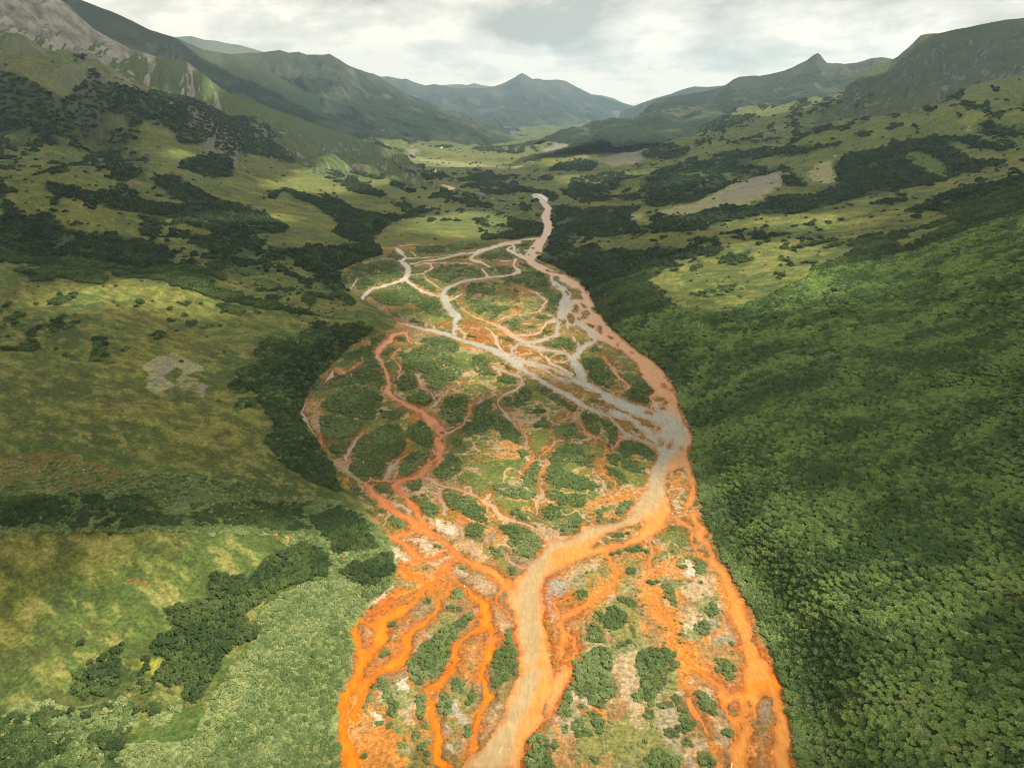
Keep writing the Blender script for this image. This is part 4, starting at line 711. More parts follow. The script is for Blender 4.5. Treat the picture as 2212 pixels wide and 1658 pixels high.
def relief(X, Y, Z0, sd):
    """small landforms on the slopes"""
    k = sstep(4, 60, sd)
    amp = np.clip(Y / 500.0, 0.35, 6.0)
    z = (fbm(X, Y, 60, 4, 3) - 0.5) * 3.2 * amp * k
    # gullies and swells running down the slopes
    wx = X + (fbm(X, Y, 160, 3, 9) - .5) * 90
    rid = np.abs(fbm(wx * 0.35, Y, 95, 4, 21) - 0.5) * 2
    z += (rid - 0.3) * 7.0 * amp * k * sstep(5, 30, Z0)
    z += (fbm(X, Y, 7, 3, 31) - .5) * 0.5 * k + (fbm(X, Y, 17, 2, 33) - .5) * np.where(X > 0, 3.4, 1.0) * k
    big = sstep(1100, 1800, Y) * sstep(60, 200, Z0)
    rid2 = 1 - np.abs(fbm(X + Y * .2, Y, 520, 5, 41) - 0.5) * 2
    z += (rid2 - 0.75) * 70 * big * (1 - .8 * sstep(2600, 4000, Y))
    z += (4.5 * np.exp(-((X + 190) / 95) ** 2 - ((Y - 203) / 24) ** 2) + 2.4 * (fbm(X, Y, 26, 2, 681) - .5) * np.exp(-((Y - 205) / 26) ** 2)) * k * (X < 0)
    z += 5.0 * np.exp(-((X + 330) / 230) ** 2 - ((Y - 545) / 38) ** 2) * k * (X < 0)      # crests of the two left meadows
    return z
def terrain_height(X, Y):
    sd = flood_sd(X, Y)
    Z0 = base_height(X, Y)
    wob = (fbm(X, Y, 22, 3, 71) - .5) * 10 * np.clip(Y / 400, .5, 2)
    W = np.where(X > 0, 16.0, 9.0) + Y * 0.012
    fac = sstep(0, 1, (sd + wob * 0.4) / W)
    Z = Z0 * fac + relief(X, Y, Z0, sd)
    flat = (fbm(X, Y, 9, 3, 5) - .5) * 0.35 + 0.12 + (fbm(X, Y, 34, 2, 8) - .5) * 0.4
    Z = np.where(sd < 0, flat, Z + flat * (1 - fac))
    return Z, sd
TZ, TSD = terrain_height(TX, TY)
# water carve
PX, PY, PD = project(TX, TY, np.where(TSD < 0, 0.0, TZ))
mpu = PD / FP                                       # metres per survey unit
wamp = np.clip(1.1 / mpu, 0, 3.0)                   # ragged banks: about a metre of wander
wx = (fbm(TX, TY, 5.5, 5, 51, .68) - .5) * 2 * 3.0; wy = (fbm(TX, TY, 5.5, 5, 61, .68) - .5) * 2 * 3.0
SDv = sample(SD, PX + wx / mpu * .8, PY + wy / mpu * .45)
wd = SDv * mpu                                       # metres to the water's edge, negative in the water
riv = (TSD < 3) & (wd < 40)
LEVEL = -0.30
bedz = np.where(wd < 0, LEVEL + np.clip(wd * 0.22, -0.9, 0) , LEVEL + np.clip(wd * 0.22, 0, 2.0))
TZ = np.where(TSD < 3, np.minimum(TZ, bedz + 0.0), TZ)
PX, PY, PD = project(TX, TY, TZ)

# ---------------------------------------------------------------- ground colours (true colours of the materials)
def lerp(a, b, f): return a * (1 - f[..., None]) + np.asarray(b) * f[..., None]
def ground_colour():
    X, Y, Z = TX, TY, TZ
    wx = (fbm(X, Y, 14, 4, 81, .6) - .5) * 26 * np.clip(Y / 300, .5, 12) / mpu * .35; wy = (fbm(X, Y, 14, 4, 91, .6) - .5) * 12 * np.clip(Y / 300, .5, 12) / mpu * .2
    wx = np.clip(wx, -22, 22); wy = np.clip(wy, -12, 12)
    qx, qy = PX + wx, PY + wy
    M = {c: sample(VM[c], qx, qy) for c in VM}
    # --- slopes
    n1 = fbm(X, Y, 42, 5, 101); n2 = fbm(X, Y, 11, 4, 111, .6)
    ua, va = X * .82 - Y * .57, X * .57 + Y * .82
    an = fbm(ua * .45, va * 1.2, 10, 4, 121, .6)
    c = np.zeros(X.shape + (3,)) + np.array((.130, .134, .025))
    c = lerp(c, (.072, .102, .022), sstep(.42, .62, n1))
    c = lerp(c, (.180, .170, .038), sstep(.50, .72, an) * .6)
    c = lerp(c, (.066, .058, .020), sstep(.54, .72, n2) * .45)
    c = lerp(c, (.052, .072, .018), sstep(.52, .66, fbm(X * .5, Y, 24, 4, 131)) * .6)
    far = sstep(500, 1500, Y)
    c = lerp(c, (.092, .108, .028), far * .35)
    hi = sstep(1300, 2200, Y) * sstep(90, 220, Z)
    c = lerp(c, (.080, .092, .036), hi * .8)
    c = lerp(c, (.115, .082, .040), hi * sstep(.50, .7, fbm(X, Y, 260, 5, 141)) * .5)
    # right bench is greener
    right = sstep(250, 500, X) * sstep(700, 1100, Y)
    c = lerp(c, (.095, .125, .028), right * .5)
    far2 = sstep(2200, 4000, Y)
    c = lerp(c, (.075, .085, .032), far2 * .8)
    c = lerp(c, (.050, .062, .022), far2 * sstep(.5, .62, fbm(X, Y, 400, 5, 151)) * .35)
    n3 = fbm(X, Y, 22, 4, 161)
    fs = fbm(ua * .5, va * 1.1, 4.2, 4, 611, .65); near = 1 - sstep(300, 900, Y)
    c = lerp(c, (.215, .195, .055), sstep(.54, .68, fs) * (.35 + .3 * near))
    c = lerp(c, (.048, .062, .016), sstep(.50, .36, fs) * (.35 + .3 * near))
    for key, col, k in (('l', (.060, .098, .020), .9), ('s', (.150, .185, .065), 1.), ('b', (.22, .21, .10), .8), ('y', (.24, .22, .03), .7)):
        c = lerp(c, col, sstep(.15, .6, M[key]) * k)
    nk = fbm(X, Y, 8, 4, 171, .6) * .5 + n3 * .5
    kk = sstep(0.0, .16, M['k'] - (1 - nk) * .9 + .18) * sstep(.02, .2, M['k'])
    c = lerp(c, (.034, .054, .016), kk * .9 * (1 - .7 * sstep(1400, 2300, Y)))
    n3t = fbm(X, Y, 7, 4, 621, .65)
    for key, col, k in (('u', (.17, .085, .022), .45), ('t', (.29, .265, .135), .8), ('r', (.205, .185, .145), .75), ('o', (.62, .20, .03), 1.)):
        mm = sstep(.35, .62, M[key] * (.25 + 1.1 * n3t) * (.95 if key in 'tu' else 1.12))
        c = lerp(c, col, mm * k)
    # scree and crag on the steep high ground
    gy = np.gradient(Z, axis=0) / np.maximum(np.gradient(Y, axis=0), .1); gx = np.gradient(Z, axis=1) / np.maximum(np.gradient(X, axis=1), .1)
    sl = np.hypot(gx, gy)
    rock = sstep(.62, .95, sl + (n3 - .5) * .5) * sstep(1300, 1800, Y)
    c = lerp(c, (.20, .18, .145), rock * .8)
    sandw = sample(VM['W'], PX, PY); c = lerp(c, (.66, .60, .50), sstep(.4, .7, sandw))
    sandt = sample(VM['T'], PX, PY); c = lerp(c, (.60, .38, .24), sstep(.4, .7, sandt))
    # --- river flats
    g = np.zeros_like(c) + np.array((.112, .132, .030))
    f1 = fbm(X, Y, 16, 5, 201, .6); f2 = fbm(X, Y, 5, 4, 211, .6); f3 = fbm(X, Y, 45, 3, 221)
    g = lerp(g, (.060, .085, .020), sstep(.42, .60, f1) * .7)
    g = lerp(g, (.155, .175, .040), sstep(.52, .66, f2) * .45)
    lowz = sstep(1130, 1290, PY)                       # nearest flats are stained by the seep
    midz = sstep(700, 780, PY) * (1 - lowz)
    mud = np.zeros_like(c) + np.array((.26, .150, .058))
    mud = lerp(mud, (.42, .175, .042), sstep(.50, .68, fbm(X * 1.6, Y * .8, 12, 4, 231, .6)))
    mud = lerp(mud, (.29, .24, .15), sstep(.50, .64, fbm(X * 1.3, Y * .7, 9, 4, 241, .6)) * .85)
    mud = lerp(mud, (.46, .37, .23), sstep(.58, .72, fbm(X, Y, 8, 4, 251, .6)) * .8)
    hb = sstep(.45, .56, fbm(X, Y * .8, 11, 5, 261, .64))
    mud = lerp(mud * .88, (.155, .160, .046), hb * .85)
    g = lerp(g, mud, lowz)
    upz0 = (1 - sstep(700, 780, PY)) * sstep(520, 560, PY)
    bare = sstep(.57, .68, fbm(X * .8, Y, 12, 5, 271, .6))
    bc = np.where((f3 > .5)[..., None], np.array((.36, .26, .14)), np.array((.42, .20, .06)))
    g = lerp(g, bc, bare * midz * .85)
    upz = 1 - sstep(700, 780, PY)
    g = lerp(g, (.34, .165, .040), upz * sstep(.54, .68, fbm(X * .6, Y, 26, 5, 281, .6)) * .75)
    g = lerp(g, (.105, .120, .024), sstep(900, 1300, Y) * .7)
    fx_ = fbm(X, Y, 2.4, 3, 661, .65) - .5; fy_ = fbm(X, Y, 2.4, 3, 671, .65) - .5
    q2x = PX + wx * .8 + (f2 - .5) * 30 + fx_ * 26; q2y = PY + wy * .9 + (f1 - .5) * 24 + fy_ * 20
    gm = sample(GM, q2x + wx * .2, q2y + wy * .3); gr = np.stack([sample(GR[..., q], q2x, q2y) for q in range(3)], -1) / np.maximum(gm, .02)[..., None]
    gr = gr * np.where(PY < 790, .56, 1.)[..., None] * (0.72 + .56 * fbm(X * 1.5, Y * .8, 6, 5, 291, .65))[..., None]
    gk = (gm * sstep(.15, .75, gm + (f2 - .5) * 1.4) * .9)[..., None]
    g = g * (1 - gk) + gr * gk
    cl = sample(CLM, PX, PY)
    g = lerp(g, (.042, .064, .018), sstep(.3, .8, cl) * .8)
    # iron crust along the water's edge
    crust = (1 - .35 * midz) * np.exp(-(np.maximum(wd, 0) / (1.5 + 2.0 * f3)) ** 2) * sstep(560, 900, PY)
    cc = np.zeros_like(c) + np.array((.30, .085, .012)); cc = lerp(cc, (.17, .085, .03), sstep(.45, .6, f1)); cc = lerp(cc, (.52, .19, .025), lowz * sstep(.5, .6, f3) * .8)
    g = g * (1 - crust[..., None] * .85) + cc * crust[..., None] * .85
    rl = np.abs(fbm(X * 1.9, Y * .62, 13, 4, 511, .6) - .5)
    rill = sstep(.02, .004, rl) * sstep(1000, 1250, PY) * sstep(.50, .58, fbm(X, Y, 30, 2, 521)) * (1 - hb)
    g = lerp(g, (.56, .22, .045), rill * .7 * (1 - sstep(.3, .8, cl)))
    rl2 = np.abs(fbm(X * 1.2, Y * .8, 17, 4, 531, .6) - .5)
    g = lerp(g, (.36, .24, .13), sstep(.034, .010, rl2) * (midz + upz0 * .7) * .9)
    rl3 = np.abs(fbm(X * .8, Y * 1.1, 12, 4, 541, .6) - .5)
    g = lerp(g, (.40, .17, .05), sstep(.020, .006, rl3) * (midz + upz0) * .75)
    bed = sstep(.3, -.6, wd)
    g = g * (1 - bed[..., None]) + cc * bed[..., None]
    inside = sstep(1.5, -1.5, TSD + (f2 - .5) * 3) * sstep(512, 528, PY + (f1 - .5) * 16)
    return c * (1 - inside[..., None]) + g * inside[..., None]
TC = ground_colour()

def grid_mesh(name, X, Y, Z, col, mask=None, attr='tint'):
    ny, nx = X.shape
    idx = np.arange(ny * nx).reshape(ny, nx)
    q = np.stack([idx[:-1, :-1], idx[:-1, 1:], idx[1:, 1:], idx[1:, :-1]], -1)
    if mask is not None:
        fm = mask[:-1, :-1] | mask[:-1, 1:] | mask[1:, 1:] | mask[1:, :-1]
        q = q[fm]
    q = q.reshape(-1, 4)
    used = np.unique(q); remap = np.zeros(ny * nx, np.int64); remap[used] = np.arange(used.size)
    co = np.stack([X.ravel()[used], Y.ravel()[used], Z.ravel()[used]], 1).astype(np.float32)
    q = remap[q]
    me = D.meshes.new(name)
    me.vertices.add(len(co)); me.vertices.foreach_set('co', co.ravel())
    me.loops.add(q.size); me.loops.foreach_set('vertex_index', q.ravel().astype(np.int32))
    me.polygons.add(len(q)); me.polygons.foreach_set('loop_start', (np.arange(len(q)) * 4).astype(np.int32))
    me.polygons.foreach_set('use_smooth', np.ones(len(q), bool))
    me.update()
    if col is not None:
        at = me.attributes.new(attr, 'FLOAT_COLOR', 'POINT')
        cc = np.ones((len(co), 4), np.float32); cc[:, :3] = col.reshape(-1, 3)[used]
        at.data.foreach_set('color', cc.ravel())
    ob = D.objects.new(name, me); SC.collection.objects.link(ob)
    return ob

def ground_mat():
    m = D.materials.new('ground_cover'); m.use_nodes = True; k = NT(m.node_tree)
    at = k.n('ShaderNodeAttribute', attribute_name='tint')
    pos = k.n('ShaderNodeNewGeometry').outputs['Position']
    n0 = k.noise(k.vmath('MULTIPLY', pos, (1., 1., 1.)), .55, 4, .7)
    n1 = k.noise(pos, 1.1, 5, .65); n2 = k.noise(k.vmath('MULTIPLY', pos, (1., 1., 1.)), .22, 5, .65)
    f = k.math('ADD', k.math('MULTIPLY', n1, 1.3), k.math('MULTIPLY', n2, .9))
    f = k.math('ADD', f, -.02)
    f = k.math('MULTIPLY', f, k.ramp(n0, .3, .7, .62, 1.38, False))
    col = k.vmath('SCALE', at.outputs['Color']); sc = col.node; k.l(f, sc.inputs['Scale'])
    b = k.n('ShaderNodeBsdfPrincipled'); k.l(col, b.inputs['Base Color']); b.inputs['Roughness'].default_value = .9
    b.inputs['Specular IOR Level'].default_value = .15
    bump = k.n('ShaderNodeBump'); bump.inputs['Strength'].default_value = .5; bump.inputs['Distance'].default_value = .5
    k.l(n1, bump.inputs['Height']); k.l(bump.outputs[0], b.inputs['Normal'])
    o = k.n('ShaderNodeOutputMaterial'); k.l(b.outputs[0], o.inputs[0])
    return m
GMAT = ground_mat()
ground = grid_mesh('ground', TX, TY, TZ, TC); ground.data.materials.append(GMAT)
tag(ground, 'green valley floor and grassy slopes around the orange river', 'ground', kind='structure')

def water_mat():
    m = D.materials.new('iron_stained_water'); m.use_nodes = True; k = NT(m.node_tree)
    at = k.n('ShaderNodeAttribute', attribute_name='tint')
    pos = k.n('ShaderNodeNewGeometry').outputs['Position']
    n = k.noise(pos, .35, 5, .6, .6)
    f = k.ramp(n, .25, .75, .86, 1.12, False)
    col = k.vmath('SCALE', at.outputs['Color']); k.l(f, col.node.inputs['Scale'])
    mp = k.vmath('MULTIPLY', pos, (1.0, .45, 1.0))
    fl = k.noise(k.vmath('MULTIPLY', pos, (1.0, .22, 1.0)), .8, 4, .6, .8)
    col = k.vmath('MULTIPLY', col, k.mix(k.ramp(fl, .35, .65), (.90, .87, .84), (1.07, 1.08, 1.10)))
    rf = k.noise(mp, .9, 3, .5, 1.0); rz = k.noise(pos, .035, 2, .5)
    rif = k.math('MULTIPLY', k.ramp(rf, .70, .76), k.ramp(rz, .50, .62))
    col = k.mix(rif, col, (.85, .78, .62))
    b = k.n('ShaderNodeBsdfPrincipled'); k.l(col, b.inputs['Base Color']); b.inputs['Roughness'].default_value = .18
    b.inputs['Specular IOR Level'].default_value = .35; b.inputs['IOR'].default_value = 1.33
    bump = k.n('ShaderNodeBump'); bump.inputs['Strength'].default_value = .6; bump.inputs['Distance'].default_value = .12
    k.l(k.noise(mp, 2.2, 3, .6), bump.inputs['Height']); k.l(bump.outputs[0], b.inputs['Normal'])
    o = k.n('ShaderNodeOutputMaterial'); k.l(b.outputs[0], o.inputs[0])
    return m
wcol = np.stack([sample(WCOL[..., q], PX + wx / mpu * .3, PY) for q in range(3)], -1)
rim = sstep(-1.6, -.1, wd + (fbm(TX, TY, 3.0, 3, 551) - .5) * 1.2)[..., None] * .6
wcol = wcol * (1 - rim) + (wcol * np.array((.62, .42, .32)) + np.array((.05, .008, 0))) * rim
wm = (TSD < 8) & (wd < 2.5)
water = grid_mesh('river', TX, TY, np.full(TX.shape, LEVEL), wcol, wm); water.data.materials.append(water_mat())
tag(water, 'braided river running orange and milky grey between gravel bars', 'river', kind='structure')
# ---------------------------------------------------------------- far ridges
def mountain_mat(name, grass, rock, dark, s, rockiness, tree=0.0, treeline=200.0, lift=0.0):
    m = D.materials.new(name); m.use_nodes = True; k = NT(m.node_tree)
    geo = k.n('ShaderNodeNewGeometry'); pos = geo.outputs['Position']
    sep = k.n('ShaderNodeSeparateXYZ'); k.l(geo.outputs['Normal'], sep.inputs[0])
    sp = k.n('ShaderNodeSeparateXYZ'); k.l(pos, sp.inputs[0])
    n1 = k.noise(pos, .008 * s, 7, .62); n2 = k.noise(pos, .03 * s, 5, .6); n3 = k.noise(pos, .0032 * s, 6, .6, .8)
    col = k.mix(k.ramp(n1, .4, .62), grass, dark)
    rf = k.math('ADD', k.math('MULTIPLY', k.math('SUBTRACT', 1.0, sep.outputs[2]), 1.3), k.math('MULTIPLY', k.math('SUBTRACT', n3, .5), 1.3))
    rf = k.math('ADD', rf, k.ramp(sp.outputs[2], lift, lift + 150.0, -.45, .10)) if lift else rf
    rf = k.ramp(k.math('ADD', rf, rockiness), .40, .60)
    rc = k.mix(k.ramp(n2, .35, .65), rock, tuple(v * .5 for v in rock))
    col = k.mix(rf, col, rc)
    if tree:
        tf = k.math('SUBTRACT', 1.0, k.ramp(k.math('ADD', sp.outputs[2], k.math('MULTIPLY', n3, treeline)), treeline * 1.2, treeline * 1.9))
        col = k.mix(k.math('MULTIPLY', k.math('MULTIPLY', tf, k.ramp(n1, .35, .5)), tree), col, (.016, .028, .014))
    b = k.n('ShaderNodeBsdfPrincipled'); k.l(col, b.inputs['Base Color']); b.inputs['Roughness'].default_value = .95
    b.inputs['Specular IOR Level'].default_value = .1
    o = k.n('ShaderNodeOutputMaterial'); k.l(b.outputs[0], o.inputs[0])
    return m
def ridge(name, label, pts, mat, base, front, back, az, gul, amp, seed, NX=420, NF=150, crag=0.0, power=1.0, flow=0.0):
    """pts: x y distance of the crest line; front/back: run of the two flanks; az: direction the front flank faces (deg from -Y, + = towards -X)"""
    V = parse('0', pts, 3)
    C = np.array([at_y(a, b, c) for a, b, c in V])
    L = np.r_[0, np.cumsum(np.hypot(np.diff(C[:, 0]), np.diff(C[:, 1])))]
    t = np.linspace(0, L[-1], NX)
    cx, cy, cz = (np.interp(t, L, C[:, i]) for i in range(3))
    kk = np.hanning(5); kk /= kk.sum()
    s = np.r_[-np.geomspace(1, .01, 40) if back else [], 0.0, np.linspace(0.004, 1, NF) ** 1.15]
    S, T = np.meshgrid(s, t, indexing='ij')
    dx, dy = -math.sin(R(az)), -math.cos(R(az))
    run = np.where(S >= 0, front, back)
    X = cx[None, :] + dx * S * run; Y = cy[None, :] + dy * S * run
    a = np.abs(S)
    kw_ = np.hanning(max(int(NX * .11) | 1, 5)); kw_ /= kw_.sum(); h_ = len(kw_) // 2
    czs = np.convolve(np.pad(cz, h_, mode='edge'), kw_, mode='valid')[:NX]
    crest = cz[None, :] + (czs - cz)[None, :] * sstep(0.0, .30, a)
    prof = (1 - a) ** power
    Z = base + (crest - base) * prof
    env = np.minimum(a * 7, 1) * np.sqrt(np.clip(1 - a * .6, 0, 1))
    # gullies fan down the flank, carved with ridged noise stretched along the slope
    w = (fbm(T, S * front, gul * 2.5, 3, seed) - .5) * gul * 1.6
    g = np.abs(fbm(T + w + S * front * flow, S * front * .22, gul, 5, seed + 3, .55) - .5) * 2
    g2 = np.abs(fbm(T + w, S * front * .4, gul * .3, 4, seed + 9, .6) - .5) * 2
    Z = Z - env * amp * (1.0 - g * 1.6) - env * amp * .25 * (1 - g2 * 1.6)
    Z += (fbm(T * 1.0, S * front, gul * .16, 4, seed + 20, .6) - .5) * (amp * .16 + crag * .5) * np.clip(a * 12 + .25, 0, 1) * (sstep(240, 430, Z) if crag > 20 else 1)
    Y = Y + env * (fbm(T, Z * 2, gul, 3, seed + 31) - .5) * gul * .5
    o = grid_mesh(name, X, Y, Z, None)
    o.data.materials.append(mat)
    tag(o, label, 'mountain', kind='structure')
    return o
MM = mountain_mat
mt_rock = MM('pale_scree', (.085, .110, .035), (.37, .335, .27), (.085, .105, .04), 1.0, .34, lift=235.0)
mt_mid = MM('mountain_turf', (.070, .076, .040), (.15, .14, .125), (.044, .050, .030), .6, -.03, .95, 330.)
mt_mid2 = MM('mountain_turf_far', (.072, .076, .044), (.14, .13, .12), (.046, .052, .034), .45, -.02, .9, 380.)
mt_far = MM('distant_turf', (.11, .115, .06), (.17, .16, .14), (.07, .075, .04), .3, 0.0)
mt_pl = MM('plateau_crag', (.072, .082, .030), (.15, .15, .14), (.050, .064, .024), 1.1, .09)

ridge('mountain', 'pale scree mountain with dark crags at the top left', '''-700 -420 1900 -300 -230 2000 -60 -95 2080 60 -45 2120 129 0 2150 150 14 2160 175 39 2170 200 61 2200 240 84 2240 279 104 2280 310 113 2300 336 122 2330 372 131 2360
 405 134 2400 444 165 2440 476 190 2470 508 208 2500 560 224 2560 700 275 2620 800 308 2500 880 335 2350''', mt_rock, 20, 1050, 700, -18, 110, 48, 11, crag=21, power=.95, NX=800, NF=240)
ridge('mountain', 'long green ridge rising behind the pale scree mountain', '''-300 -200 3300 60 -60 3400 175 0 3500 250 29 3560 285 45 3600 322 64 3700 383 83 3900 440 108 4000 500 118 4100 560 140 4200 640 190 4300 760 235 4400''', mt_mid, 30, 1700, 900, -25, 240, 62, 23)
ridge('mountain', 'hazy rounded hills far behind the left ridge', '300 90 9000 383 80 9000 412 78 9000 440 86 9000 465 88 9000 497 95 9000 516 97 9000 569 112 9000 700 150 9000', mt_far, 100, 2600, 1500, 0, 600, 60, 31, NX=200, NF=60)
ridge('mountain', 'dark serrated ridge left of the central peak', '''480 118 5000 569 113 5000 590 110 5000 605 108 5000 625 114 5000 645 112 5000 662 119 5000 680 118 5000 700 119 5000 713 117 5000 735 130 5050 752 141 5080 775 150 5100 788 155 5120 809 160 5150
 838 179 5250 881 204 5400 935 225 5600 970 236 5800 1042 258 6300 1120 268 6700''', mt_mid2, 40, 1900, 1200, -30, 300, 95, 43, crag=16)
ridge('mountain', 'grey green ridge between the serrated ridge and the peak', '740 140 8800 824 166 8800 838 165 8800 852 168 8800 866 171 8800 877 170 8800 895 178 8800 920 185 8800 940 182 8800 970 189 8800 1010 190 8800 1050 190 8800 1150 200 8800', mt_mid2, 60, 2300, 1500, -10, 420, 110, 53, NX=260, NF=90)
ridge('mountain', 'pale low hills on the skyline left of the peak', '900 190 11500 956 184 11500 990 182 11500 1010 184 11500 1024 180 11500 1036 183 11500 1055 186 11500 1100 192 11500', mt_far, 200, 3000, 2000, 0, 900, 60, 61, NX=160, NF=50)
ridge('mountain', 'pointed central peak closing the head of the valley', '''860 246 9200 935 224 9200 955 208 9200 970 200 9200 1005 193 9200 1042 191 9200 1070 186 9200 1092 178 9200 1112 167 9200 1121 161 9200 1128 158 9200 1136 162 9200 1150 171 9200 1162 170 9200 1175 173 9200
 1189 173 9200 1205 172 9200 1221 175 9200 1250 190 9200 1278 204 9200 1305 211 9200 1329 218 9200 1350 225 9200 1372 230 9200 1450 246 9200''', mt_mid2, 60, 3400, 2400, 4, 520, 130, 73, crag=10, NF=200)
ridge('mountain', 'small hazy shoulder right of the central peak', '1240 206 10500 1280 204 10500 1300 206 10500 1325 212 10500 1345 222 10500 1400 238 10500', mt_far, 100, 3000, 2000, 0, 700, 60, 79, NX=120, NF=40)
ridge('mountain', 'distant hazy ridge right of the gap', '1340 242 7600 1365 231 7600 1390 221 7600 1420 211 7600 1450 203 7600 1475 193 7600 1500 187 7600 1530 188 7600 1562 185 7600 1640 184 7600 1720 180 7600', mt_mid2, 80, 2500, 1500, 15, 420, 110, 83, NX=220, NF=80)
ridge('mountain', 'dark ridge topped by a leaning rock horn', '''1400 228 4300 1420 215 4300 1455 208 4300 1492 203 4300 1530 196 4300 1560 188 4300 1570 182 4300 1585 171 4300 1599 166 4300 1620 164 4300 1640 164 4300 1665 160 4300 1692 153 4300 1712 146 4300 1730 136 4300
 1740 132 4300 1750 125 4300 1758 119 4300 1766 115 4300 1772 118 4300 1779 128 4300 1786 135 4300 1800 137 4300 1825 138 4300 1850 136 4300 1868 131 4300 1885 125 4300 1905 124 4300 1921 126 4300 1945 130 4300 2100 138 4300''', mt_mid, 100, 2100, 1400, 22, 260, 55, 97, crag=22, NX=700)
ridge('mountain', 'broad flat topped mountain with crags on the right', '''1850 166 2750 1890 145 2780 1928 129 2800 1940 122 2800 1950 113 2800 1962 103 2800 1975 90 2800 1989 76 2800 2005 73 2800 2029 72 2800 2060 65 2800 2100 57 2800 2140 49 2800 2172 43 2800 2212 39 2800 2350 20 2800 2600 -10 2850 3000 -60 2900''',
      mt_pl, 60, 1500, 1500, 30, 150, 48, 103, crag=9, NX=700, NF=240, power=1.0)

# ---------------------------------------------------------------- unseen broken cloud added overhead, shaped to shade the valley in patches
CB, SUNLIT = 1500.0, [  # survey x, y, radius x, radius y, strength: gaps left where sun is wanted
 (1200, 1500, 800, 400, 1.8), (1900, 1400, 700, 400, 1.7), (400, 1550, 620, 380, 1.7), (1200, 1100, 300, 200, .9), (1750, 600, 340, 75, 1.2), (1550, 620, 160, 60, 1.1), (1700, 480, 400, 26, .9), (300, 148, 70, 50, 1.4),
 (655, 250, 60, 26, 1.2), (960, 345, 170, 16, 1.2), (1200, 350, 120, 14, 1.), (800, 300, 200, 20, .6), (1320, 285, 200, 30, .8), (300, 640, 420, 60, .9), (500, 690, 300, 60, .8), (380, 320, 90, 40, .8), (700, 390, 220, 34, .9), (1080, 760, 300, 120, .75), (1500, 380, 220, 24, .7),
 (2050, 285, 260, 40, .7), (1850, 480, 240, 22, .8), (1300, 395, 160, 20, .7), (450, 480, 300, 40, .6), (2100, 900, 300, 90, .8), (1700, 900, 200, 60, .6), (2100, 620, 200, 60, .8), (1000, 480, 200, 60, .6), (60, 1150, 160, 40, .5), (900, 620, 200, 60, .6)]
def sunlit_field(px, py):
    s = np.zeros(px.shape)
    for x, y, rx, ry, a in SUNLIT:
        s = np.maximum(s, a * np.exp(-(((px - x) / rx) ** 2 + ((py - y) / ry) ** 2) * 1.0))
    return s
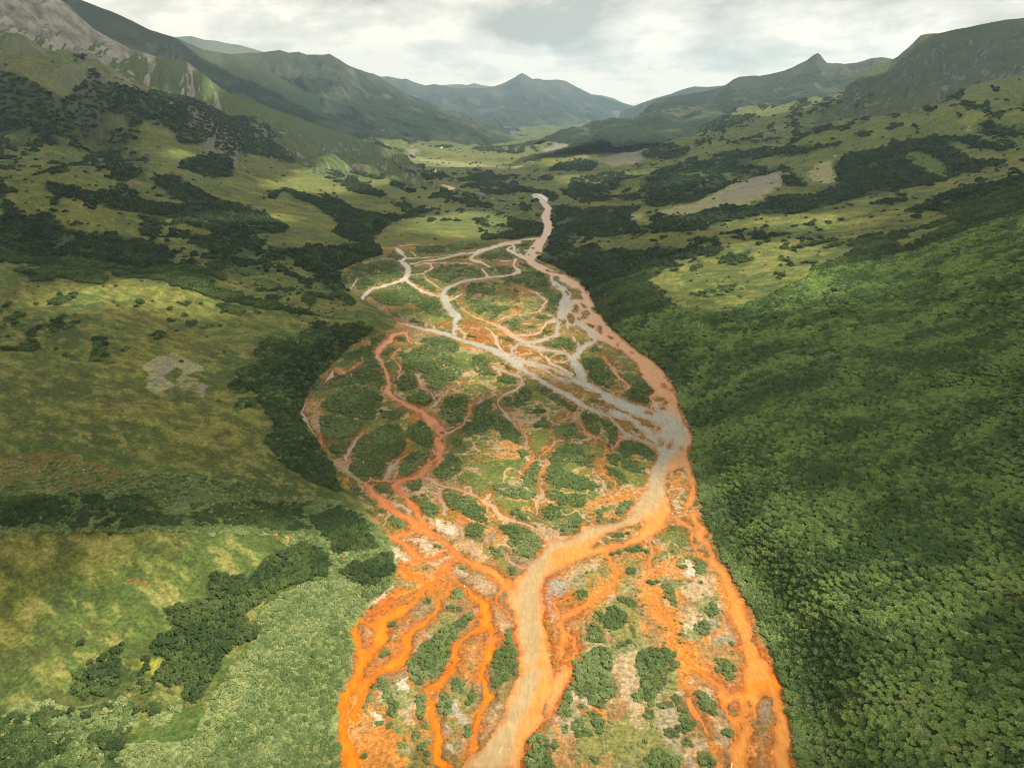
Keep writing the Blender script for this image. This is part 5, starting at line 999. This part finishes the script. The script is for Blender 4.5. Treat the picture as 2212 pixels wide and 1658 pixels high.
def build_shade_clouds():
    n = 420
    ex, ey = SDIR[0] / SDIR[2] * CB, SDIR[1] / SDIR[2] * CB
    gx = np.sign(np.linspace(-1, 1, n)) * np.abs(np.linspace(-1, 1, n)) ** 1.5 * 3600
    gy = 40 + 3900 * np.linspace(0, 1, n) ** 1.7
    X, Y = np.meshgrid(gx, gy)
    Z0, _s = terrain_height(X, np.maximum(Y, 40))
    px, py, _d = project(X, Y, Z0)
    lit = sunlit_field(px, py)
    wid = np.clip(Y / 700, .2, 2.2)
    f = lit + (fbm(X, Y, 260, 5, 301, .55) - .5) * .9
    inner = (np.abs(px - 1106) < 1500) & (py > 60)
    f = np.where(inner, f, (fbm(X, Y, 420, 5, 311, .55) - .22) * 2.0)
    f = f + sstep(2100, 3000, Y) * .8 * sstep(800, 950, px) * sstep(1900, 1750, px)
    th = np.clip((0.52 - f) * 2.2, 0, 1)                      # cloud thickness, 0 = gap
    top = CB + th ** .5 * 170 + (fbm(X, Y, 120, 4, 321) - .5) * 50 * th
    bot = CB - th ** .5 * 45 - (fbm(X, Y, 90, 4, 331) - .5) * 25 * th
    mask = th > 0.02
    U = X + ex + SDIR[0] / SDIR[2] * 0; W = Y + ey
    ny, nx = X.shape; idx = np.arange(ny * nx).reshape(ny, nx)
    fm = mask[:-1, :-1] & mask[:-1, 1:] & mask[1:, 1:] & mask[1:, :-1]
    q = np.stack([idx[:-1, :-1], idx[:-1, 1:], idx[1:, 1:], idx[1:, :-1]], -1)[fm]
    top = np.where(mask, top, CB); bot = np.where(mask, bot, CB - 1)
    # walls round the rims close every cloud into a solid body
    N = ny * nx
    e = {}
    a = q; E = np.concatenate([a[:, [0, 1]], a[:, [1, 2]], a[:, [2, 3]], a[:, [3, 0]]])
    key = np.minimum(E[:, 0], E[:, 1]) * N + np.maximum(E[:, 0], E[:, 1])
    uq, inv, cnt = np.unique(key, return_inverse=True, return_counts=True)
    rim = E[cnt[inv] == 1]
    F = np.concatenate([q, q[:, ::-1] + N, np.stack([rim[:, 1], rim[:, 0], rim[:, 0] + N, rim[:, 1] + N], 1)])
    co = np.concatenate([np.stack([U.ravel(), W.ravel(), top.ravel()], 1), np.stack([U.ravel(), W.ravel(), bot.ravel()], 1)])
    used = np.unique(F); rm = np.zeros(2 * N, np.int64); rm[used] = np.arange(used.size); F = rm[F]; co = co[used].astype(np.float32)
    me = D.meshes.new('shade_clouds'); me.vertices.add(len(co)); me.vertices.foreach_set('co', co.ravel())
    me.loops.add(F.size); me.loops.foreach_set('vertex_index', F.ravel().astype(np.int32)); me.polygons.add(len(F)); me.polygons.foreach_set('loop_start', (np.arange(len(F)) * 4).astype(np.int32))
    me.polygons.foreach_set('use_smooth', np.ones(len(F), bool)); me.update()
    o = D.objects.new('shade_clouds', me); SC.collection.objects.link(o)
    m = D.materials.new('shade_cloud'); m.use_nodes = True; k = NT(m.node_tree)
    d = k.n('ShaderNodeBsdfDiffuse'); d.inputs[0].default_value = (.9, .9, .9, 1)
    t = k.n('ShaderNodeBsdfTranslucent'); t.inputs[0].default_value = (.95, .95, .95, 1)
    mx = k.n('ShaderNodeMixShader'); mx.inputs[0].default_value = .85; k.l(d.outputs[0], mx.inputs[1]); k.l(t.outputs[0], mx.inputs[2])
    out = k.n('ShaderNodeOutputMaterial'); k.l(mx.outputs[0], out.inputs[0]); me.materials.append(m)
    tag(o, 'unseen broken cloud deck shaped to shade parts of the valley', 'shade_clouds', kind='stuff')
    return o
if CLOUDS: build_shade_clouds()

# ---------------------------------------------------------------- air
def build_haze():
    x0, x1, y0, y1, z0, z1 = -7500, 7500, -300, 13800, -60.0, 1150.0
    me = D.meshes.new('haze')
    v = [(x, y, z) for z in (z0, z1) for y in (y0, y1) for x in (x0, x1)]
    me.from_pydata(v, [], [(0, 2, 3, 1), (4, 5, 7, 6), (0, 1, 5, 4), (2, 6, 7, 3), (0, 4, 6, 2), (1, 3, 7, 5)])
    o = D.objects.new('haze', me); SC.collection.objects.link(o)
    m = D.materials.new('valley_air'); m.use_nodes = True; k = NT(m.node_tree)
    pv = k.n('ShaderNodeVolumePrincipled'); pv.inputs['Color'].default_value = (.60, .82, 1.0, 1); pv.inputs['Density'].default_value = HAZE
    pv.inputs['Anisotropy'].default_value = .3
    out = k.n('ShaderNodeOutputMaterial'); k.l(pv.outputs[0], out.inputs['Volume']); me.materials.append(m)
    tag(o, 'pale air that fades the far mountains', 'haze', kind='stuff')
if HAZE: build_haze()
# ---------------------------------------------------------------- shrubs
def leaf_mat(name, a, b, c, trans=.33):
    m = D.materials.new(name); m.use_nodes = True; k = NT(m.node_tree)
    oi = k.n('ShaderNodeObjectInfo'); geo = k.n('ShaderNodeNewGeometry')
    loc = k.vmath('MULTIPLY', oi.outputs['Location'], (1, 1, 0))
    n = k.noise(loc, .035, 5, .62); n2 = k.noise(geo.outputs['Position'], 1.3, 2, .6)
    f = k.math('ADD', k.math('MULTIPLY', k.math('SUBTRACT', n, .5), 4.5), k.math('MULTIPLY', oi.outputs['Random'], .8))
    col = k.mix(k.ramp(f, .1, .9, smooth=False), a, b)
    col = k.mix(k.ramp(k.math('ADD', oi.outputs['Random'], k.math('MULTIPLY', n, .5)), 1.22, 1.36), col, c)
    v = k.math('ADD', k.math('MULTIPLY', geo.outputs['Random Per Island'], .55), k.math('MULTIPLY', n2, .7))
    v = k.math('ADD', v, .42)
    col = k.vmath('SCALE', col); k.l(v, col.node.inputs['Scale'])
    d = k.n('ShaderNodeBsdfPrincipled'); k.l(col, d.inputs['Base Color']); d.inputs['Roughness'].default_value = .6; d.inputs['Specular IOR Level'].default_value = .25
    t = k.n('ShaderNodeBsdfTranslucent'); k.l(k.vmath('MULTIPLY', col, (1.1, 1.3, .6)), t.inputs[0])
    mx = k.n('ShaderNodeMixShader'); mx.inputs[0].default_value = trans; k.l(d.outputs[0], mx.inputs[1]); k.l(t.outputs[0], mx.inputs[2])
    o = k.n('ShaderNodeOutputMaterial'); k.l(mx.outputs[0], o.inputs[0])
    return m
def bark_mat():
    m = D.materials.new('grey_bark'); m.use_nodes = True; k = NT(m.node_tree)
    pos = k.n('ShaderNodeNewGeometry').outputs['Position']
    b = k.n('ShaderNodeBsdfPrincipled'); k.l(k.mix(k.noise(pos, 8.0, 3), (.10, .085, .065), (.20, .17, .14)), b.inputs['Base Color']); b.inputs['Roughness'].default_value = .9
    o = k.n('ShaderNodeOutputMaterial'); k.l(b.outputs[0], o.inputs[0]); return m
M_ALD = leaf_mat('alder_leaves', (.100, .165, .048), (.300, .400, .120), (.50, .47, .21))
M_WIL = leaf_mat('willow_leaves', (.150, .215, .066), (.265, .330, .125), (.36, .37, .22))
M_DRK = leaf_mat('dark_alder_leaves', (.058, .098, .030), (.135, .185, .052), (.20, .23, .07))
M_SAG = leaf_mat('low_willow_leaves', (.29, .335, .12), (.40, .42, .18), (.46, .43, .27))
M_FAR = leaf_mat('far_scrub_leaves', (.026, .048, .015), (.062, .098, .026), (.13, .15, .04), .25)
M_BRK = bark_mat()

def shrub_mesh(name, seed, lobes, leaves, leaf, spread=1.0, height=1.0, mat=M_ALD, stems=5, lobe_r=.36):
    """unit shrub about 1 m in radius: leaf sprays set over rounded lobes, on bent stems"""
    r = np.random.default_rng(seed)
    V = []; F = []; MI = []
    def tube(p, q, r0, r1, n=4):
        b = len(V); p = np.array(p); q = np.array(q); d = q - p; d /= np.linalg.norm(d) + 1e-9
        u = np.cross(d, (0, 0, 1.)); u = u / (np.linalg.norm(u) + 1e-6) if np.linalg.norm(u) > .01 else np.array((1., 0, 0)); w = np.cross(d, u)
        for c, rr in ((p, r0), (q, r1)):
            for i in range(n):
                a = 2 * math.pi * i / n; V.append(c + (u * math.cos(a) + w * math.sin(a)) * rr)
        for i in range(n):
            j = (i + 1) % n; F.append((b + i, b + j, b + n + j, b + n + i)); MI.append(1)
    C = []
    for i in range(lobes):
        a = i * 2.399963 + r.uniform(-.4, .4); rad = math.sqrt((i + .3) / lobes) * .82 * spread
        h = (1.05 - .55 * (rad / spread) ** 2) * height * r.uniform(.72, 1.1)
        C.append((rad * math.cos(a), rad * math.sin(a), h - .30, lobe_r * r.uniform(.75, 1.2)))
    for i in range(stems):
        c = C[(i * 2) % lobes]; mid = (c[0] * .5 + r.uniform(-.06, .06), c[1] * .5 + r.uniform(-.06, .06), c[2] * .45)
        tube((c[0] * .12, c[1] * .12, -.25), mid, .045, .03); tube(mid, (c[0], c[1], c[2]), .03, .012)
    for cx, cy, cz, rr in C:
        for j in range(leaves):
            d = r.normal(size=3); d /= np.linalg.norm(d)
            if d[2] < -.35: d[2] *= -1
            R0 = rr * r.uniform(.72, 1.12)
            p = np.array((cx, cy, cz)) + d * R0 * np.array((1, 1, .85))
            n = d + r.normal(size=3) * .45 + np.array((0, 0, .45)); n /= np.linalg.norm(n)
            u = np.cross(n, r.normal(size=3)); u /= np.linalg.norm(u) + 1e-9; w = np.cross(n, u)
            s = leaf * r.uniform(.6, 1.35); l = s * r.uniform(.9, 1.5)
            b = len(V)
            V += [p - u * s * .5 - w * l * .2, p + w * l * -.6, p + u * s * .5 - w * l * .1, p + u * s * .28 + w * l * .5 - n * s * .15, p - u * s * .3 + w * l * .45 - n * s * .15]
            F.append((b, b + 1, b + 2, b + 3, b + 4)); MI.append(0)
    me = D.meshes.new(name); me.from_pydata([tuple(v) for v in V], [], F); me.update()
    me.materials.append(mat); me.materials.append(M_BRK)
    me.polygons.foreach_set('material_index', MI)
    return me
def variants(kind, mat, n, lobes, leaves, leaf, **kw):
    return [shrub_mesh(kind, 1000 + i * 37 + len(kind), lobes + i, leaves, leaf, mat=mat, **kw) for i in range(n)]
MESH = {
 'alder': variants('alder_shrub', M_ALD, 4, 15, 52, .20, height=.85, lobe_r=.32),
 'willow': variants('willow_shrub', M_WIL, 4, 11, 52, .19, height=.85, lobe_r=.36),
 'dark': variants('dark_alder_shrub', M_DRK, 3, 14, 60, .17, height=1.1, lobe_r=.34),
 'low': variants('low_willow', M_SAG, 3, 7, 34, .20, height=.75, stems=3, lobe_r=.42),
 'far': variants('far_shrub', M_FAR, 3, 7, 24, .36, height=.85, stems=2, lobe_r=.45),
 'farw': variants('far_willow', M_WIL, 3, 9, 34, .22, height=.8, stems=2, lobe_r=.45),
 'fara': variants('far_alder', M_ALD, 3, 10, 32, .23, height=.9, stems=2, lobe_r=.45)}

KW = blur(blur(np.minimum(VM['k'], 1), 12), 12)
# ground height lookup
RI = np.arange(len(ROWS))
def ground_z(X, Y):
    fi = np.interp(Y, ROWS, RI); fj = np.interp(X / (np.maximum(Y, 40) * ct + H * st), COLS, np.arange(len(COLS)))
    return bil(TZ, fi, fj), fi, fj
def candidates(y0, y1, s, xmax=1.04):
    ys = np.arange(y0, y1, s); out = []
    hw = (y1 * ct + H * st) * xmax
    xs = np.arange(-hw, hw, s)
    X, Y = np.meshgrid(xs, ys); X = X + rng.uniform(-.48, .48, X.shape) * s; Y = Y + rng.uniform(-.48, .48, Y.shape) * s
    X = X.ravel(); Y = Y.ravel(); k = np.abs(X) < (Y * ct + H * st) * xmax
    return X[k], Y[k]
def classify(X, Y, warp=1.0):
    Z, fi, fj = ground_z(X, Y)
    px, py, dep = project(X, Y, Z)
    mp = dep / FP
    wxx = (fbm(X, Y, 12, 3, 401, .6) - .5) * 14 * warp; wyy = (fbm(X, Y, 12, 3, 411, .6) - .5) * 14 * warp
    qx, qy = px + np.clip(wxx / mp * .5, -14, 14), py + np.clip(wyy / mp * .25, -7, 7)
    return Z, px, py, dep, {c: sample(VM[c], qx, qy) for c in 'kslyt'}, sample(CLM, px + np.clip(wxx / mp * .12, -3, 3), py + np.clip(wyy / mp * .07, -2, 2)), bil(TSD, fi, fj), bil(wd, fi, fj)
PTS = {k: [] for k in MESH}          # kind -> list of arrays (x y z scale zscale)
def put(kind, X, Y, Z, S):
    if len(X): PTS[kind].append(np.stack([X, Y, Z, S], 1))
def scatter():
    # ring 0: nearest thicket and bars
    for (y0, y1, s, lod) in ((70, 330, 1.42, 0), (330, 640, 2.3, 1), (640, 1300, 4.0, 2), (1300, 3400, 8.5, 3)):
        X, Y = candidates(y0, y1, s)
        Z, px, py, dep, M, cl, tsd, w = classify(X, Y)
        keep = (w > .8) & (sample(VM['W'], px, py) < .3) & (sample(VM['T'], px, py) < .3) & (py < 1760) & (px > -400) & (px < 2620)
        X, Y, Z, px, py, dep, cl, tsd, w = (a[keep] for a in (X, Y, Z, px, py, dep, cl, tsd, w)); M = {c: M[c][keep] for c in M}
        u = rng.random(len(X)); sz = rng.uniform(.65, 1.2, len(X)) * (.78 + .5 * fbm(X, Y, 14, 3, 651))
        nk = fbm(X, Y, 8 + Y * .012, 4, 171, .65)
        kw = sample(KW, px, py)
        slope = (tsd > .6) | (py < 518)
        right = (X > 0)
        k_on = slope & (M['k'] > .03) & (np.minimum(M['k'], .999) > (nk - .5) * (1.2 if lod == 0 else 2.6) + (.36, .48, .48, .46)[lod] + (u - .5) * .3)
        thin = slope & (M['k'] <= .03) & (u < (.0006 + .012 * (nk > .60)) * (.2, .6, 1.2, 1.6)[lod])
        sp_ = slope & (kw > .02) & (u < np.minimum(kw, .4) * (.04, .10, .06, .06)[lod] * (.4 + 1.6 * (nk > .5)))
        k_on = k_on | sp_ | thin
        sw = slope & (lod <= 1) & (u < np.where(right, np.maximum(M['s'] * .75, M['l'] * .35), .22 * (py < 1060) * (py > 700))) & k_on & (fbm(X, Y, 16, 3, 631) > .42)
        k_on = k_on & ~sw
        light = (M['l'] > .4) & (u * 1.3 < M['l'])
        base = s * np.where(thin | sp_, .45 + .2 * u, (.82, .80, .66, .62)[lod])
        if lod == 0:
            put('alder', *(a[k_on & right] for a in (X, Y, Z, base * sz * 1.0)))
            put('dark', *(a[k_on & ~right] for a in (X, Y, Z, base * sz * 1.0)))
        elif lod == 1:
            br = k_on & right & ((Y < 520) | light)
            put('fara', *(a[br] for a in (X, Y, Z, base * sz)))
            put('dark', *(a[k_on & ~br] for a in (X, Y, Z, base * sz)))
        else:
            put('far', *(a[k_on] for a in (X, Y, Z, base * sz * (1 if lod == 2 else .9))))
        # sage willow on the slopes
        if lod <= 1:
            s_on = (slope & ~k_on & (M['s'] > .2) & (u < M['s'] * np.where(M['l'] > .2, .08 + .55 * (fbm(X, Y, 20, 3, 691) > .52), .9))) | sw
            put('willow' if lod == 0 else 'farw', *(a[s_on] for a in (X, Y, Z, base * sz * np.where(sw[s_on] if False else sw, 1.0, .85))))
        # clumps on the flats
        if lod <= 2:
            n_ = fbm(X, Y, 6 + Y * .008, 3, 431, .6)
            c_on = ~slope & (tsd < .6) & (w > .9 + .002 * Y) & (cl > .25) & (cl > (n_ - .5) * 2.0 + .52 + (u - .5) * .3)
            strag = ~slope & (tsd < .6) & (w > 1.5) & (cl < .25) & (u < .02 * (n_ > .5)) & (Y < 640)
            put('willow' if lod == 0 else 'farw', *(a[c_on] for a in (X, Y, Z, base * sz * (.74, .66, .62)[lod])))
            put('willow' if lod == 0 else 'farw', *(a[strag] for a in (X, Y, Z, base * sz * .45)))
    # fine low willow carpet at lower left and herbs on the near bars
    X, Y = candidates(70, 300, 1.35)
    Z, px, py, dep, M, cl, tsd, w = classify(X, Y)
    u = rng.random(len(X)); n_ = fbm(X, Y, 5, 4, 441, .6)
    vis = (py < 1760) & (px > -380) & (px < 2600)
    s_on = vis & (tsd > .3) & (M['s'] > .25) & (M['k'] < .5) & (X < 0) & (u < M['s'] * .9)
    put('low', *(a[s_on] for a in (X, Y, Z, (.62 + .4 * fbm(X, Y, 18, 3, 641)) * rng.uniform(.6, 1.3, len(X)))))
    herb = vis & (tsd < 0) & (w > 1.0) & (((n_ > .54) & (u < .5)) | (u < .03)) & (sample(GM, px, py) < .8)
    put('low', *(a[herb] for a in (X, Y, Z, .55 * rng.uniform(.5, 1.2, len(X)))))
    edge = vis & (tsd > .2) & (tsd < 9) & (X > 0) & (u < .6)
    put('willow', *(a[edge] for a in (X, Y, Z, 1.25 * rng.uniform(.6, 1.2, len(X)))))
scatter()
for k_ in PTS: PTS[k_] = np.concatenate(PTS[k_]) if PTS[k_] else np.zeros((0, 4)); print(k_, len(PTS[k_]))

# --- the largest ones in the picture stand as individuals
GRP = {'alder': 'alder shrubs on the right hillside', 'willow': 'willow shrubs on the river flats', 'dark': 'dark alder shrubs on the left slopes', 'low': 'low willow tufts'}
def where_label(kind, x, y, z, px, py, s):
    if kind == 'alder':
        a = 'big rounded' if s > 2.0 else ('small' if s < 1.45 else 'rounded')
        if px < 1790 + (py - 1400) * .1 and py > 1250: w_ = 'along the foot of the right hillside beside the orange channel'
        elif py > 1500: w_ = 'in the lowest bottom right part of the hillside thicket' if px < 2000 else 'in the bottom right corner of the hillside thicket'
        elif py > 1300: w_ = 'in the lower middle of the right hillside thicket' if px < 2000 else 'at the right edge of the lower hillside thicket'
        else: w_ = 'standing higher up in the right hillside thicket'
        return f'{a} green alder {w_}'
    if kind == 'willow':
        a = 'broad grey green' if s > 1.35 else ('small grey green' if s < .9 else 'grey green')
        if px < 735 and x < 0: w_ = 'in the thicket at the bottom left' if px < 420 else 'in the pale thicket left of the bright orange channel'
        elif px < 985: w_ = 'among the bright orange channels at lower left' if py > 1400 else 'on the left bars below the oval islands'
        elif px < 1130: w_ = 'on the long oval island between orange channel and main river' if py > 1350 else 'beside the bend of the main river'
        elif px < 1345: w_ = 'in the big clump right of the main river' if py > 1380 else 'on the stained bar right of the main river'
        elif px < 1480: w_ = 'on the dense round island in the stained flats' if py > 1380 else 'on the central right bar'
        else: w_ = 'on the narrow bars beside the right orange channel'
        return f'{a} willow {w_}'
    if kind == 'dark':
        return ('big dark green alder' if s > 1.9 else 'dark green alder') + (' in the diagonal gully band at lower left' if py > 1190 else ' in the stream thicket behind the near meadow' if py > 1040 else ' on the cut bank below the left meadow')
    return 'low tuft'
PICK = {'alder': 300, 'willow': 300, 'dark': 260}
used_src = {}
for kind, nmax in PICK.items():
    P = PTS[kind]
    px, py, dep = project(P[:, 0], P[:, 1], P[:, 2] + P[:, 3] * .5)
    fr = (px > -4) & (px < 2216) & (py > 0) & (py < 1662)
    size = np.where(fr, P[:, 3] / dep, 0)
    idx = np.argsort(-size)[:nmax]
    keep = np.ones(len(P), bool); keep[idx] = False
    nm = {'alder': 'alder_shrub', 'willow': 'willow_shrub', 'dark': 'dark_alder_shrub'}[kind]
    for i in idx:
        x, y, z, s = P[i]
        o = D.objects.new(nm, MESH[kind][int(hash2(np.array([i]), np.array([3]), 5)[0] * 9973) % len(MESH[kind])]); SC.collection.objects.link(o)
        o.location = (x, y, z - .05); o.scale = (s, s, s * (.85 + .3 * random.random())); o.rotation_euler = (0, 0, random.random() * 6.283)
        tag(o, where_label(kind, x, y, z, px[i], py[i], s), 'shrub', GRP[kind])
    PTS[kind] = P[keep]

def stuff(name, kind, label, cat):
    P = PTS[kind]
    if not len(P): return
    me = D.meshes.new(name); me.vertices.add(len(P))
    co = P[:, :3].copy(); co[:, 2] -= .05; me.vertices.foreach_set('co', co.astype(np.float32).ravel())
    def att(nm, typ, key, arr):
        a = me.attributes.new(nm, typ, 'POINT'); a.data.foreach_set(key, arr)
    n = len(P)
    att('rot', 'FLOAT_VECTOR', 'vector', np.stack([rng.uniform(-.08, .08, n), rng.uniform(-.08, .08, n), rng.uniform(0, 6.283, n)], 1).astype(np.float32).ravel())
    att('scl', 'FLOAT_VECTOR', 'vector', np.stack([P[:, 3], P[:, 3] * rng.uniform(.85, 1.15, n), P[:, 3] * rng.uniform(.8, 1.2, n)], 1).astype(np.float32).ravel())
    att('pick', 'INT', 'value', rng.integers(0, len(MESH[kind]), n).astype(np.int32))
    o = D.objects.new(name, me); SC.collection.objects.link(o)
    ng = D.node_groups.new(name, 'GeometryNodeTree')
    ng.interface.new_socket('Geometry', in_out='INPUT', socket_type='NodeSocketGeometry'); ng.interface.new_socket('Geometry', in_out='OUTPUT', socket_type='NodeSocketGeometry')
    N = ng.nodes; L = ng.links
    gi = N.new('NodeGroupInput'); go = N.new('NodeGroupOutput')
    jn = N.new('GeometryNodeJoinGeometry')
    for q, mm in enumerate(reversed(MESH[kind])):
        src = D.objects.new(kind + '_source', mm)
        oi = N.new('GeometryNodeObjectInfo'); oi.inputs['Object'].default_value = src; oi.inputs['As Instance'].default_value = True
        L.new(oi.outputs['Geometry'], jn.inputs[0])
    ip = N.new('GeometryNodeInstanceOnPoints'); ip.inputs['Pick Instance'].default_value = True
    def na(nm, typ):
        a = N.new('GeometryNodeInputNamedAttribute'); a.data_type = typ; a.inputs['Name'].default_value = nm; return a.outputs[0]
    L.new(gi.outputs[0], ip.inputs['Points']); L.new(jn.outputs[0], ip.inputs['Instance'])
    L.new(na('rot', 'FLOAT_VECTOR'), ip.inputs['Rotation']); L.new(na('scl', 'FLOAT_VECTOR'), ip.inputs['Scale']); L.new(na('pick', 'INT'), ip.inputs['Instance Index'])
    L.new(ip.outputs[0], go.inputs[0])
    md = o.modifiers.new('scatter', 'NODES'); md.node_group = ng
    tag(o, label, cat, kind='stuff')
stuff('alder_thicket', 'alder', 'dense alder thicket covering the near right hillside', 'thicket')
stuff('willow_thicket', 'willow', 'grey green willow thicket on the flats and lower left', 'thicket')
stuff('gully_thicket', 'dark', 'dark alder thicket in the gullies and on the banks', 'thicket')
stuff('low_willow_carpet', 'low', 'pale low willow and herbs carpeting the near left bank', 'undergrowth')
stuff('hillside_scrub', 'far', 'dark scrub patches on the far slopes', 'scrub')
stuff('river_flat_scrub', 'farw', 'green willow scrub on the middle river flats', 'scrub')
stuff('upper_alder_thicket', 'fara', 'alder thicket higher on the right hillside', 'thicket')
